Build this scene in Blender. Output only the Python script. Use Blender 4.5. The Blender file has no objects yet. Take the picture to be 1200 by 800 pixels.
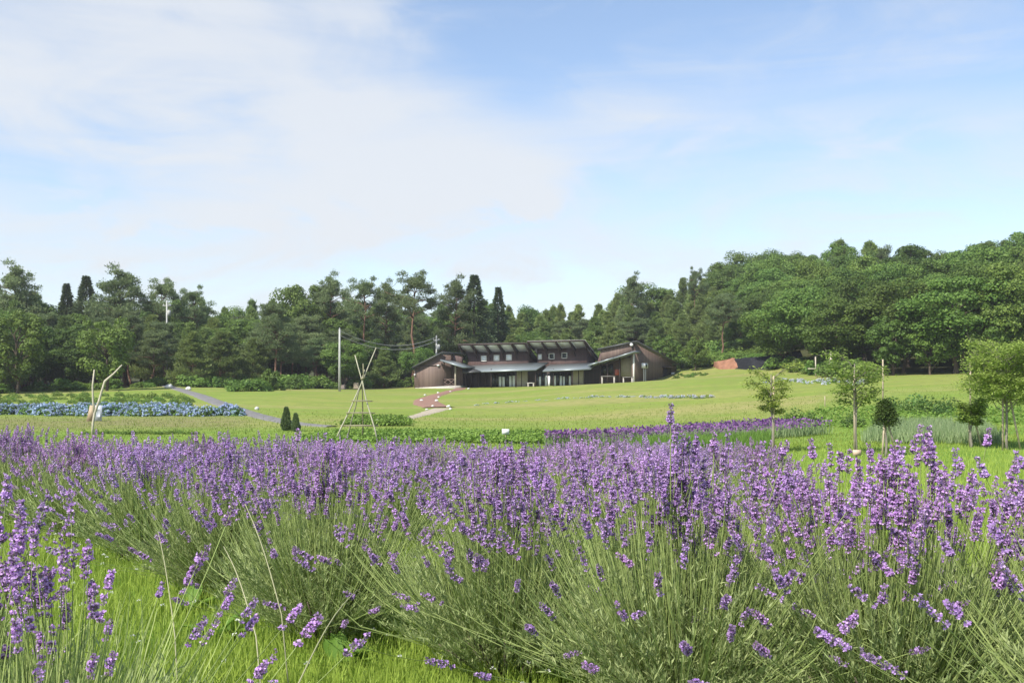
import bpy, math, random
import numpy as np
from mathutils import Vector, Matrix
rng = np.random.default_rng(11); random.seed(11)
R = math.radians
sc = bpy.context.scene
COL = sc.collection
F, HZ, CX = 1167.0, 452.0, 600.0        # focal length and horizon of the photograph in its own pixels (1200 wide)

# ------------------------------------------------------------------ camera, sky, sun, exposure
cd = bpy.data.cameras.new('camera'); cam = bpy.data.objects.new('camera', cd); COL.objects.link(cam)
cd.sensor_width = 36.0; cd.lens = 36.0 * F / 1200.0
cd.shift_y = (HZ - 400.0) / 1200.0
cd.clip_start = 0.05; cd.clip_end = 6000
cam.location = (0, 0, 0); cam.rotation_euler = (R(90), 0, 0)
sc.camera = cam
SUN_EL, SUN_AZ = 48.0, 222.0           # azimuth clockwise from +Y
sd = bpy.data.lights.new('sun', 'SUN'); sd.energy = 4.6; sd.angle = R(0.55); sd.color = (1.0, 0.955, 0.88)
sun = bpy.data.objects.new('sun', sd); COL.objects.link(sun)
tosun = Vector((math.sin(R(SUN_AZ)) * math.cos(R(SUN_EL)), math.cos(R(SUN_AZ)) * math.cos(R(SUN_EL)), math.sin(R(SUN_EL))))
sun.rotation_euler = tosun.to_track_quat('Z', 'Y').to_euler(); sun.location = (-30, -20, 60)
sc.view_settings.view_transform = 'Standard'; sc.view_settings.look = 'None'
sc.view_settings.gamma = 1; sc.view_settings.use_curve_mapping = False
sc.view_settings.exposure = 0.66
HAZE = 0.0003
SKY_STRENGTH = 0.135
w = bpy.data.worlds.new('World'); sc.world = w; w.use_nodes = True
nt = w.node_tree; N = nt.nodes; L = nt.links
for n in list(N): N.remove(n)
def nd(t, **k):
    n = N.new(t)
    for a, b in k.items(): setattr(n, a, b)
    return n
def wm(op, a, b=None, c=None):
    n = nd('ShaderNodeMath', operation=op)
    for i, v in enumerate((a, b, c)):
        if v is None: continue
        if isinstance(v, (int, float)): n.inputs[i].default_value = v
        else: L.new(v, n.inputs[i])
    return n.outputs[0]
sky = nd('ShaderNodeTexSky', sky_type='NISHITA', sun_disc=False)
sky.sun_elevation = R(SUN_EL); sky.sun_rotation = R(SUN_AZ); sky.altitude = 200
sky.air_density = 1.0; sky.dust_density = 0.8; sky.ozone_density = 1.8
tc = nd('ShaderNodeTexCoord'); sep = nd('ShaderNodeSeparateXYZ'); L.new(tc.outputs['Generated'], sep.inputs[0])
hyp = wm('SQRT', wm('ADD', wm('MULTIPLY', sep.outputs[0], sep.outputs[0]), wm('MULTIPLY', sep.outputs[1], sep.outputs[1])))
az = wm('ARCTAN2', sep.outputs[0], sep.outputs[1]); el = wm('ARCTAN2', sep.outputs[2], hyp)
def noise(scale, detail=5, rough=0.55, vec=None, dist=0.0, sc3=(1, 1, 1)):
    mp = nd('ShaderNodeMapping'); mp.inputs['Scale'].default_value = sc3
    L.new(vec if vec else tc.outputs['Generated'], mp.inputs[0])
    n = nd('ShaderNodeTexNoise'); n.inputs['Scale'].default_value = scale; n.inputs['Detail'].default_value = detail
    n.inputs['Roughness'].default_value = rough; n.inputs['Distortion'].default_value = dist
    L.new(mp.outputs[0], n.inputs['Vector']); return n.outputs[0]
n1 = noise(2.6, 6, 0.55, dist=0.6, sc3=(1, 1, 2.6)); n2 = noise(6.5, 6, 0.6, sc3=(1, 1, 2.4), dist=0.8); n4 = noise(3.2, 7, 0.62, dist=1.2, sc3=(.8, 1, 7.5)); n3 = noise(1.3, 3, 0.5, sc3=(1.2, 1, 3))
azd = wm('ADD', az, wm('MULTIPLY', wm('SUBTRACT', n1, 0.5), 0.34)); eld = wm('ADD', el, wm('MULTIPLY', wm('SUBTRACT', n2, 0.5), 0.12))
def ell(px, py, rx, ry, ang=0.0, amp=1.0):      # a soft cloud bank at a compass bearing and height
    u0 = math.atan((px - CX) / F); v0 = math.atan((HZ - py) / F); rx /= F; ry /= F
    c, s = math.cos(R(ang)), math.sin(R(ang))
    du = wm('SUBTRACT', azd, u0); dv = wm('SUBTRACT', eld, v0)
    a = wm('DIVIDE', wm('ADD', wm('MULTIPLY', du, c), wm('MULTIPLY', dv, s)), rx)
    b = wm('DIVIDE', wm('SUBTRACT', wm('MULTIPLY', dv, c), wm('MULTIPLY', du, s)), ry)
    d = wm('ADD', wm('MULTIPLY', a, a), wm('MULTIPLY', b, b))
    return wm('MULTIPLY', wm('EXPONENT', wm('MULTIPLY', d, -1.0)), amp)
banks = [ell(60, 110, 380, 130, 0, .95), ell(400, 150, 240, 100, -32, .65), ell(590, 195, 220, 55, 12, .75), ell(380, 255, 330, 40, 6, .6),
         ell(1040, 165, 240, 32, -6, .55), ell(1120, 235, 260, 32, 0, .5), ell(700, 300, 420, 40, 0, .45), ell(60, 310, 300, 60, 0, .7), ell(330, 10, 300, 30, 5, .25),
         ell(240, 285, 110, 15, 4, -.75), ell(95, 252, 60, 12, 0, -.5), ell(640, 70, 120, 60, -40, -.35), ell(575, 268, 120, 15, 16, -.6), ell(830, 275, 60, 20, 20, -.3), ell(740, 100, 160, 16, -25, .2)]
acc = banks[0]
for b in banks[1:]: acc = wm('ADD', acc, b)
acc = wm('ADD', acc, wm('MULTIPLY', wm('SUBTRACT', n2, 0.5), 1.9))
acc = wm('ADD', acc, wm('MULTIPLY', wm('SUBTRACT', n3, 0.5), 0.9))
acc = wm('ADD', acc, wm('MULTIPLY', wm('SUBTRACT', n4, 0.5), 1.1))
hz = wm('MULTIPLY', wm('EXPONENT', wm('MULTIPLY', wm('MAXIMUM', el, 0.0), -8.0)), 0.42)   # hazy air towards the horizon
mr = nd('ShaderNodeMapRange', interpolation_type='SMOOTHSTEP'); mr.inputs['From Min'].default_value = -0.15; mr.inputs['From Max'].default_value = 1.4
mr.inputs['To Min'].default_value = 0.05; mr.inputs['To Max'].default_value = 0.83
L.new(acc, mr.inputs['Value'])
fac = wm('MINIMUM', wm('ADD', mr.outputs[0], hz), 0.95)
mx = nd('ShaderNodeMix', data_type='RGBA'); L.new(fac, mx.inputs[0]); L.new(sky.outputs[0], mx.inputs[6])
mx.inputs[7].default_value = (3.9, 4.05, 4.25, 1)
bg = nd('ShaderNodeBackground'); bg.inputs[1].default_value = SKY_STRENGTH; L.new(mx.outputs[2], bg.inputs[0])
wo = nd('ShaderNodeOutputWorld'); L.new(bg.outputs[0], wo.inputs[0])
sc.cycles.max_bounces = 6; sc.cycles.diffuse_bounces = 3; sc.cycles.glossy_bounces = 2; sc.cycles.transmission_bounces = 4
sc.cycles.transparent_max_bounces = 4; sc.cycles.sample_clamp_indirect = 6

# ------------------------------------------------------------------ helpers
def at(px, py, Y): return np.array([(px - CX) / F * Y, Y, (HZ - py) / F * Y])
def nrm(a): return a / np.maximum(np.linalg.norm(a, axis=-1, keepdims=True), 1e-9)

class MB:
    """collects vertices, quads and triangles and builds one mesh"""
    def __init__(s): s.V = []; s.Q = []; s.T = []; s.mq = []; s.mt = []; s.tq = []; s.tt = []; s.n = 0
    def add(s, V, Q=None, T=None, m=0, tint=None):
        V = np.asarray(V, float).reshape(-1, 3)
        for fs, A, ma, ta, k in ((Q, s.Q, s.mq, s.tq, 4), (T, s.T, s.mt, s.tt, 3)):
            if fs is None or len(fs) == 0: continue
            fs = np.asarray(fs, int).reshape(-1, k) + s.n; A.append(fs)
            ma.append(np.full(len(fs), m) if np.isscalar(m) else np.asarray(m))
            ta.append(rng.random(len(fs)) if tint is None else (np.full(len(fs), tint) if np.isscalar(tint) else np.asarray(tint)))
        s.V.append(V); s.n += len(V); return s
    def arrays(s):
        V = np.concatenate(s.V)
        Q = np.concatenate(s.Q) if s.Q else np.zeros((0, 4), int); T = np.concatenate(s.T) if s.T else np.zeros((0, 3), int)
        m = np.concatenate(s.mq + s.mt); t = np.concatenate(s.tq + s.tt)
        return V, Q, T, m, t
    def mesh(s, name, mats, smooth=False):
        V, Q, T, m, t = s.arrays()
        me = bpy.data.meshes.new(name); me.vertices.add(len(V)); me.vertices.foreach_set('co', V.ravel())
        nl = len(Q) * 4 + len(T) * 3; me.loops.add(nl)
        me.loops.foreach_set('vertex_index', np.concatenate([Q.ravel(), T.ravel()]).astype(np.int32))
        me.polygons.add(len(Q) + len(T))
        st = np.concatenate([np.arange(len(Q)) * 4, len(Q) * 4 + np.arange(len(T)) * 3]).astype(np.int32)
        me.polygons.foreach_set('loop_start', st)
        me.polygons.foreach_set('material_index', m.astype(np.int32))
        if smooth: me.polygons.foreach_set('use_smooth', np.ones(len(m), bool))
        for x in (mats if isinstance(mats, (list, tuple)) else [mats]): me.materials.append(x)
        a = me.attributes.new('tint', 'FLOAT', 'FACE'); a.data.foreach_set('value', t.astype(np.float32))
        me.update(calc_edges=True); me.validate()
        return me
    def obj(s, name, mats, parent=None, smooth=False): return link(name, s.mesh(name, mats, smooth), parent)

def link(name, me, parent=None):
    o = bpy.data.objects.new(name, me); COL.objects.link(o)
    if parent is not None: o.parent = parent
    return o
def tag(o, label=None, cat=None, group=None, kind=None):
    if label: o['label'] = label
    if cat: o['category'] = cat
    if group: o['group'] = group
    if kind: o['kind'] = kind
    return o
def thing(name, loc, label, cat, group=None, rz=0.0, s=1.0):
    o = bpy.data.objects.new(name, None); COL.objects.link(o); o.empty_display_size = 0.2
    o.location = [float(c) for c in loc]; o.rotation_euler = (0, 0, rz); o.scale = (s, s, s) if np.isscalar(s) else s
    return tag(o, label, cat, group)

BOXF = [(0, 3, 2, 1), (4, 5, 6, 7), (0, 1, 5, 4), (1, 2, 6, 5), (2, 3, 7, 6), (3, 0, 4, 7)]
def box(mb, x0, x1, y0, y1, z0, z1, m=0, b=0.0):
    mb.add([(x0, y0, z0), (x1, y0, z0), (x1, y1, z0), (x0, y1, z0), (x0, y0, z1), (x1, y0, z1), (x1, y1, z1), (x0, y1, z1)], Q=BOXF, m=m, tint=rng.random())
    return mb
def hexa(mb, P, m=0): mb.add(P, Q=BOXF, m=m, tint=rng.random()); return mb
def tube(mb, pts, rad, n=6, m=0, cap=True, tint=None):
    pts = np.asarray(pts, float); k = len(pts); rad = np.broadcast_to(np.asarray(rad, float), (k,))
    t = nrm(np.gradient(pts, axis=0)); ref = np.array([0, 0, 1.0]) if abs(t[0][2]) < 0.9 else np.array([1.0, 0, 0])
    V = []
    for i in range(k):
        a = nrm(np.cross(t[i], ref)); b = np.cross(t[i], a); ref = np.cross(a, t[i]) if False else ref
        ang = np.arange(n) * 2 * math.pi / n
        V.append(pts[i] + rad[i] * (np.cos(ang)[:, None] * a + np.sin(ang)[:, None] * b))
    V = np.concatenate(V); Q = []
    for i in range(k - 1):
        for j in range(n):
            Q.append((i * n + j, i * n + (j + 1) % n, (i + 1) * n + (j + 1) % n, (i + 1) * n + j))
    T = []
    if cap:
        V = np.vstack([V, pts[0], pts[-1]]); c0, c1 = len(V) - 2, len(V) - 1
        for j in range(n): T.append((c0, (j + 1) % n, j)); T.append((c1, (k - 1) * n + j, (k - 1) * n + (j + 1) % n))
    mb.add(V, Q=Q, T=T, m=m, tint=rng.random() if tint is None else tint); return mb
def leaves(mb, P, D, Nn, Ln, W, m=0, tint=None, mid=0.45):
    """diamond shaped leaves: P base, D axis, Nn normal"""
    P = np.asarray(P); D = nrm(D); S = nrm(np.cross(D, Nn)); n = len(P)
    Ln = np.broadcast_to(Ln, (n,))[:, None]; W = np.broadcast_to(W, (n,))[:, None]
    V = np.stack([P, P + D * Ln * mid + S * W / 2, P + D * Ln, P + D * Ln * mid - S * W / 2], 1).reshape(-1, 3)
    mb.add(V, Q=np.arange(n * 4).reshape(-1, 4), m=m, tint=tint); return mb
def rdir(n): return nrm(rng.normal(size=(n, 3)))

# ------------------------------------------------------------------ materials
MATS = {}
def newmat(name):
    m = bpy.data.materials.new(name); m.use_nodes = True; MATS[name] = m
    return m, m.node_tree, m.node_tree.nodes['Principled BSDF']
def foliage(name, c0, c1, trans=0.3, rough=0.55, vary=0.25, hue=0.02, spec=0.25):
    m, t, p = newmat(name); n = t.nodes; l = t.links
    at_ = n.new('ShaderNodeAttribute'); at_.attribute_name = 'tint'
    mixn = n.new('ShaderNodeMix'); mixn.data_type = 'RGBA'; l.new(at_.outputs['Fac'], mixn.inputs[0])
    mixn.inputs[6].default_value = (*c0, 1); mixn.inputs[7].default_value = (*c1, 1)
    oi = n.new('ShaderNodeObjectInfo')
    hs = n.new('ShaderNodeHueSaturation'); l.new(mixn.outputs[2], hs.inputs['Color'])
    a = n.new('ShaderNodeMapRange'); a.inputs['To Min'].default_value = 1 - vary; a.inputs['To Max'].default_value = 1 + vary
    l.new(oi.outputs['Random'], a.inputs['Value']); l.new(a.outputs[0], hs.inputs['Value'])
    wn = n.new('ShaderNodeTexWhiteNoise'); wn.noise_dimensions = '1D'; l.new(oi.outputs['Random'], wn.inputs['W'])
    b = n.new('ShaderNodeMapRange'); b.inputs['To Min'].default_value = 0.5 - hue; b.inputs['To Max'].default_value = 0.5 + hue
    l.new(wn.outputs['Value'], b.inputs['Value']); l.new(b.outputs[0], hs.inputs['Hue'])
    l.new(hs.outputs[0], p.inputs['Base Color']); p.inputs['Roughness'].default_value = rough; p.inputs['Specular IOR Level'].default_value = spec
    tr = n.new('ShaderNodeBsdfTranslucent'); l.new(hs.outputs[0], tr.inputs['Color'])
    ms = n.new('ShaderNodeMixShader'); ms.inputs[0].default_value = trans
    l.new(p.outputs[0], ms.inputs[1]); l.new(tr.outputs[0], ms.inputs[2]); l.new(ms.outputs[0], n['Material Output'].inputs[0])
    return m
def solid(name, c, rough=0.7, var=0.25, scale=3.0, metal=0.0, bump=0.0, stretch=(1, 1, 1), spec=0.4, obj=True, c2=None):
    m, t, p = newmat(name); n = t.nodes; l = t.links
    co = n.new('ShaderNodeTexCoord'); mp = n.new('ShaderNodeMapping'); mp.inputs['Scale'].default_value = stretch
    l.new(co.outputs['Object'], mp.inputs[0]); nz = n.new('ShaderNodeTexNoise'); nz.inputs['Scale'].default_value = scale; nz.inputs['Detail'].default_value = 6
    l.new(mp.outputs[0], nz.inputs['Vector'])
    mixn = n.new('ShaderNodeMix'); mixn.data_type = 'RGBA'
    ra = n.new('ShaderNodeMapRange'); ra.inputs['From Min'].default_value = 0.3; ra.inputs['From Max'].default_value = 0.7
    l.new(nz.outputs[0], ra.inputs['Value']); l.new(ra.outputs[0], mixn.inputs[0])
    d = c2 if c2 else tuple(x * (1 - var) for x in c)
    mixn.inputs[6].default_value = (*d, 1); mixn.inputs[7].default_value = (*c, 1)
    l.new(mixn.outputs[2], p.inputs['Base Color']); p.inputs['Roughness'].default_value = rough; p.inputs['Metallic'].default_value = metal
    p.inputs['Specular IOR Level'].default_value = spec
    if bump:
        bp = n.new('ShaderNodeBump'); bp.inputs['Strength'].default_value = bump; bp.inputs['Distance'].default_value = 0.05
        l.new(nz.outputs[0], bp.inputs['Height']); l.new(bp.outputs[0], p.inputs['Normal'])
    return m
def planks(name, c, c2, width=0.18, rough=0.75):
    """stained boards standing upright: colour changes from board to board, thin dark joints"""
    m, t, p = newmat(name); n = t.nodes; l = t.links
    co = n.new('ShaderNodeTexCoord'); s = n.new('ShaderNodeSeparateXYZ'); l.new(co.outputs['Object'], s.inputs[0])
    def M(op, a, b=None):
        q = n.new('ShaderNodeMath'); q.operation = op
        for i, v in enumerate((a, b)):
            if v is None: continue
            if isinstance(v, (int, float)): q.inputs[i].default_value = v
            else: l.new(v, q.inputs[i])
        return q.outputs[0]
    k = M('DIVIDE', M('ADD', s.outputs[0], s.outputs[1]), width); fl = M('FLOOR', k); fr = M('FRACT', k)
    wn = n.new('ShaderNodeTexWhiteNoise'); wn.noise_dimensions = '1D'; l.new(fl, wn.inputs['W'])
    mp = n.new('ShaderNodeMapping'); mp.inputs['Scale'].default_value = (6, 6, 0.6); l.new(co.outputs['Object'], mp.inputs[0])
    nz = n.new('ShaderNodeTexNoise'); nz.inputs['Scale'].default_value = 1.5; nz.inputs['Detail'].default_value = 5; l.new(mp.outputs[0], nz.inputs['Vector'])
    f = M('ADD', M('MULTIPLY', wn.outputs['Value'], 0.5), M('MULTIPLY', nz.outputs[0], 0.5))
    mixn = n.new('ShaderNodeMix'); mixn.data_type = 'RGBA'; l.new(f, mixn.inputs[0]); mixn.inputs[6].default_value = (*c, 1); mixn.inputs[7].default_value = (*c2, 1)
    j = M('GREATER_THAN', M('ABSOLUTE', M('SUBTRACT', fr, 0.5)), 0.44)
    mj = n.new('ShaderNodeMix'); mj.data_type = 'RGBA'; l.new(j, mj.inputs[0]); l.new(mixn.outputs[2], mj.inputs[6]); mj.inputs[7].default_value = (*[x * 0.35 for x in c], 1)
    l.new(mj.outputs[2], p.inputs['Base Color']); p.inputs['Roughness'].default_value = rough
    return m

BARK = solid('bark', (0.13, 0.095, 0.07), 0.9, 0.5, 4, bump=0.6, stretch=(3, 3, 0.8))
PINEBARK = solid('pine_bark', (0.24, 0.13, 0.085), 0.9, 0.5, 3, bump=0.5, stretch=(3, 3, 0.8))
GREYBARK = solid('grey_bark', (0.27, 0.24, 0.19), 0.9, 0.35, 6, bump=0.4, stretch=(3, 3, 0.8))
L_BROAD = foliage('broad_leaves', (0.062, 0.118, 0.022), (0.165, 0.245, 0.05), 0.42, vary=0.35, hue=0.014)
L_BROADL = foliage('light_broad_leaves', (0.09, 0.155, 0.025), (0.18, 0.27, 0.055), 0.4, vary=0.2, hue=0.012)
L_PINE = foliage('pine_needles', (0.125, 0.185, 0.05), (0.26, 0.335, 0.10), 0.45, vary=0.28, hue=0.015)
L_DPINE = foliage('dark_pine_needles', (0.10, 0.145, 0.055), (0.22, 0.275, 0.115), 0.42, vary=0.25, hue=0.01)
L_CEDAR = foliage('cedar_needles', (0.045, 0.075, 0.033), (0.10, 0.14, 0.06), 0.3, vary=0.15)
L_BUSH = foliage('bush_leaves', (0.085, 0.15, 0.025), (0.19, 0.29, 0.055), 0.35, vary=0.25, hue=0.015)
L_YOUNG = foliage('young_tree_leaves', (0.18, 0.26, 0.045), (0.36, 0.46, 0.11), 0.5, vary=0.1)
L_YOUNGD = foliage('dark_young_leaves', (0.05, 0.09, 0.02), (0.12, 0.17, 0.04), 0.35, vary=0.1)
L_LAV = foliage('lavender_leaves', (0.19, 0.255, 0.09), (0.42, 0.48, 0.21), 0.28, vary=0.08, hue=0.006)
L_STALK = foliage('lavender_stalks', (0.23, 0.31, 0.09), (0.43, 0.50, 0.18), 0.3, vary=0.05, hue=0.0)
L_CALYX = foliage('lavender_calyx', (0.17, 0.11, 0.18), (0.36, 0.25, 0.40), 0.15, vary=0.2, hue=0.02)
L_PETAL = foliage('lavender_petals', (0.42, 0.20, 0.56), (0.73, 0.51, 0.83), 0.35, vary=0.14, hue=0.014)
L_GRASS = foliage('grass_blades', (0.21, 0.31, 0.04), (0.42, 0.52, 0.10), 0.4, vary=0.0, hue=0)
L_MEADOW = foliage('meadow_blades', (0.14, 0.20, 0.03), (0.24, 0.29, 0.055), 0.35, vary=0.0, hue=0)
L_SEDGE = foliage('sedge_blades', (0.14, 0.22, 0.08), (0.33, 0.40, 0.20), 0.35, vary=0.1, hue=0)
L_CROP = foliage('crop_leaves', (0.11, 0.21, 0.03), (0.22, 0.34, 0.06), 0.35, vary=0.12, hue=0.01)
L_HYD = foliage('hydrangea_leaves', (0.06, 0.13, 0.025), (0.16, 0.26, 0.06), 0.3, vary=0.2)
P_BLUE = foliage('blue_blooms', (0.17, 0.25, 0.46), (0.48, 0.57, 0.72), 0.2, vary=0.25, hue=0.02)
P_PALE = foliage('pale_blooms', (0.38, 0.42, 0.55), (0.62, 0.62, 0.66), 0.2, vary=0.15, hue=0.03)
P_IRIS = foliage('iris_blooms', (0.10, 0.035, 0.16), (0.32, 0.15, 0.36), 0.3, vary=0.0, hue=0)
P_WHITE = foliage('white_blooms', (0.7, 0.7, 0.62), (0.8, 0.8, 0.75), 0.2, vary=0.0, hue=0)

# ------------------------------------------------------------------ terrain
YN = [2, 8, 15, 25, 40, 50, 60, 70, 85, 100, 110, 125, 140, 170, 220, 400]
UC = [-500, 0, 200, 350, 500, 600, 700, 800, 900, 1050, 1200, 1700]
ZT = np.array([
 [-1.0, -1.1, -1.5, -2.0, -2.35, -2.3, -2.15, -1.95, -1.5, -1.0, -.6, -.3, 0, 1, 3, 10],
 [-1.0, -1.1, -1.5, -2.0, -2.35, -2.3, -2.15, -1.90, -1.4, -.94, -.6, -.3, 0, 1, 3, 10],
 [-1.0, -1.1, -1.5, -2.0, -2.35, -2.3, -2.1, -1.75, -1.1, -.35, 0, .1, .3, 1, 3, 10],
 [-1.0, -1.1, -1.5, -2.0, -2.35, -2.25, -2.1, -1.85, -1.4, -.8, -.5, -.3, 0, 1, 3, 10],
 [-1.0, -1.1, -1.5, -2.0, -2.35, -2.3, -2.2, -2.0, -1.6, -1.05, -.75, -.5, .2, 2, 4, 10],
 [-1.0, -1.1, -1.5, -2.0, -2.35, -2.35, -2.2, -1.95, -1.3, -.6, -.4, -.4, .8, 3, 5, 12],
 [-1.0, -1.1, -1.5, -2.0, -2.35, -2.3, -2.15, -1.7, -.75, .2, .5, -.2, 1.3, 4, 7, 14],
 [-1.0, -1.1, -1.5, -2.0, -2.3, -2.2, -1.95, -1.35, -.35, .62, .88, .35, 3.2, 8, 13, 20],
 [-1.0, -1.1, -1.5, -2.0, -2.2, -2.0, -1.6, -.98, .12, .94, 1.1, 1.9, 5.0, 10, 15, 24],
 [-1.0, -1.1, -1.5, -2.0, -1.95, -1.6, -.95, -.25, .65, 1.1, 2.0, 4.2, 7.0, 12, 17, 28],
 [-1.0, -1.1, -1.5, -1.95, -1.65, -1.2, -.5, .1, 1.0, 1.6, 3.0, 6.0, 9, 14, 20, 30],
 [-1.0, -1.1, -1.5, -1.9, -1.5, -1.0, -.3, .4, 1.4, 2.2, 4, 7, 10, 15, 21, 32]])
NS, NU = 260, 221
sg = np.linspace(math.log(2), math.log(400), NS); ug = np.linspace(-500, 1700, NU)
tmp = np.array([np.interp(sg, np.log(YN), r) for r in ZT])
LUT = np.array([np.interp(ug, UC, tmp[:, i]) for i in range(NS)])
def smooth(A, k, ax):
    ker = np.exp(-0.5 * (np.arange(-3 * k, 3 * k + 1) / k) ** 2); ker /= ker.sum(); p = [(0, 0), (0, 0)]; p[ax] = (3 * k, 3 * k)
    return np.apply_along_axis(lambda v: np.convolve(v, ker, 'valid'), ax, np.pad(A, p, mode='edge'))
LUT = smooth(smooth(LUT, 3, 0), 4, 1)
def ground(X, Y):
    X = np.asarray(X, float); Y = np.asarray(Y, float); Yc = np.clip(Y, 2, 400)
    u = np.clip(CX + F * X / Yc, -500, 1700 - 1e-6); s = np.log(Yc)
    fi = np.clip((s - sg[0]) / (sg[1] - sg[0]), 0, NS - 1.001); fj = np.clip((u - ug[0]) / (ug[1] - ug[0]), 0, NU - 1.001)
    i = fi.astype(int); j = fj.astype(int); a = fi - i; b = fj - j
    z = LUT[i, j] * (1 - a) * (1 - b) + LUT[i + 1, j] * a * (1 - b) + LUT[i, j + 1] * (1 - a) * b + LUT[i + 1, j + 1] * a * b
    und = 0.05 * np.sin(X * .33 + Y * .21) * np.sin(Y * .17 - X * .11) * np.clip((Y - 15) / 30, 0, 1)
    return z + und
def gpix(px, py, lo=12.0, hi=130.0):
    """point of the ground seen at a pixel of the photograph (the first one from the camera)"""
    Ys = np.exp(np.linspace(math.log(lo), math.log(hi), 900)); X = (px - CX) / F * Ys; z = ground(X, Ys); ray = (HZ - py) / F * Ys
    k = np.argmax(z >= ray) if np.any(z >= ray) else int(np.argmin(ray - z))
    return np.array([X[k], Ys[k], z[k]])
def gz(x, y): return float(ground(x, y))

ys = np.concatenate([np.linspace(-60, 0, 13), np.linspace(0.4, 20, 60), np.linspace(20.5, 135, 230), np.linspace(138, 260, 40), np.linspace(270, 420, 12), [500, 700, 1100, 1800, 3000]])
xs = np.concatenate([[-3000, -1500, -800, -400, -250], np.linspace(-160, -64, 33), np.linspace(-63, 63, 210), np.linspace(64, 160, 33), [250, 400, 800, 1500, 3000]])
XX, YY = np.meshgrid(xs, ys); ZZ = ground(XX, YY)
ny, nx = XX.shape; idx = np.arange(ny * nx).reshape(ny, nx)
Q = np.stack([idx[:-1, :-1], idx[:-1, 1:], idx[1:, 1:], idx[1:, :-1]], -1).reshape(-1, 4)
# which ground cover grows where: lush (0 mown lawn .. 1 lush green), soil
UU = CX + F * XX / np.clip(YY, 2, None)
lush = np.interp(YY, [0, 20, 30, 47, 56, 64], [1, 1, 1, .85, .35, .05]) * 1.0
lush = np.where(UU > 960, np.interp(YY, [0, 42, 58, 80], [1, 1, .5, .0]), lush)
lush = np.where((UU < 330) & (YY > 60), .25, lush)
def soft(v, a, b, w): return 1 / (1 + np.exp(-(v - a) / w)) * 1 / (1 + np.exp((v - b) / w))
soil = 0.75 * soft(YY, 52, 64, 1.2) * soft(UU, -600, 285, 12)
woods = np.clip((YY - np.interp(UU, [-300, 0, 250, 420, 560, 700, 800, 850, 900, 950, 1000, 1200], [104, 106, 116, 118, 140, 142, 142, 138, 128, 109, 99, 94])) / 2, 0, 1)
g, gt, gp = newmat('meadow')
n_ = gt.nodes; l_ = gt.links
co = n_.new('ShaderNodeTexCoord')
def gn(scale, det=5, st=(1, 1, 1), rough=.55):
    mp = n_.new('ShaderNodeMapping'); mp.inputs['Scale'].default_value = st; l_.new(co.outputs['Object'], mp.inputs[0])
    q = n_.new('ShaderNodeTexNoise'); q.inputs['Scale'].default_value = scale; q.inputs['Detail'].default_value = det; q.inputs['Roughness'].default_value = rough
    l_.new(mp.outputs[0], q.inputs['Vector']); return q.outputs[0]
def gmix(f, a, b):
    q = n_.new('ShaderNodeMix'); q.data_type = 'RGBA'
    for i, v in ((0, f), (6, a), (7, b)):
        if isinstance(v, tuple): q.inputs[i].default_value = (*v, 1)
        elif isinstance(v, (int, float)): q.inputs[i].default_value = v
        else: l_.new(v, q.inputs[i])
    return q.outputs[2]
def grange(v, a, b):
    q = n_.new('ShaderNodeMapRange'); q.inputs['From Min'].default_value = a; q.inputs['From Max'].default_value = b; l_.new(v, q.inputs['Value']); return q.outputs[0]
lawn = gmix(grange(gn(.10, 5, (.7, 1.5, 1)), .40, .62), (0.19, 0.262, 0.042), (0.265, 0.278, 0.07))
lawn = gmix(grange(gn(.33, 4, (.6, 1.6, 1)), .5, .72), lawn, (0.165, 0.228, 0.038))
lawn = gmix(grange(gn(.055, 4, (.5, 2.2, 1)), .5, .62), lawn, (0.30, 0.275, 0.10))
lawn = gmix(grange(gn(1.1, 7, rough=.7), .46, .66), lawn, (0.19, 0.21, 0.055))
lu = gmix(grange(gn(.5, 6), .35, .65), (0.12, 0.215, 0.028), (0.21, 0.30, 0.05))
at1 = n_.new('ShaderNodeAttribute'); at1.attribute_name = 'lush'; at2 = n_.new('ShaderNodeAttribute'); at2.attribute_name = 'soil'
gcol = gmix(at1.outputs['Fac'], lawn, lu)
soilc = gmix(grange(gn(.9, 6), .35, .65), (0.17, 0.125, 0.075), (0.20, 0.185, 0.09))
mm = n_.new('ShaderNodeMath'); mm.operation = 'MULTIPLY'; l_.new(at2.outputs['Fac'], mm.inputs[0]); l_.new(grange(gn(.8, 5, (.5, 2, 1)), .3, .55), mm.inputs[1])
gcol = gmix(mm.outputs[0], gcol, soilc)
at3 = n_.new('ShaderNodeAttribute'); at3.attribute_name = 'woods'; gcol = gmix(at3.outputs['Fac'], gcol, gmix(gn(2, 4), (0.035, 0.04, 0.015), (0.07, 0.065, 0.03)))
gcol = gmix(grange(gn(9, 6), .3, .75), gcol, gmix(.25, gcol, (0.06, 0.09, 0.02)))
l_.new(gcol, gp.inputs['Base Color']); gp.inputs['Roughness'].default_value = .95; gp.inputs['Specular IOR Level'].default_value = .1
bp = n_.new('ShaderNodeBump'); bp.inputs['Strength'].default_value = .8; bp.inputs['Distance'].default_value = .06; l_.new(gn(5, 8, rough=.7), bp.inputs['Height']); l_.new(bp.outputs[0], gp.inputs['Normal'])
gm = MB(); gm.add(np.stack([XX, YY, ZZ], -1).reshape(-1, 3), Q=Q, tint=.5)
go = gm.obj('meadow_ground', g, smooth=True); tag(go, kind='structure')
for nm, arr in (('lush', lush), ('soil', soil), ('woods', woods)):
    a = go.data.attributes.new(nm, 'FLOAT', 'POINT'); a.data.foreach_set('value', arr.ravel().astype(np.float32))

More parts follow.
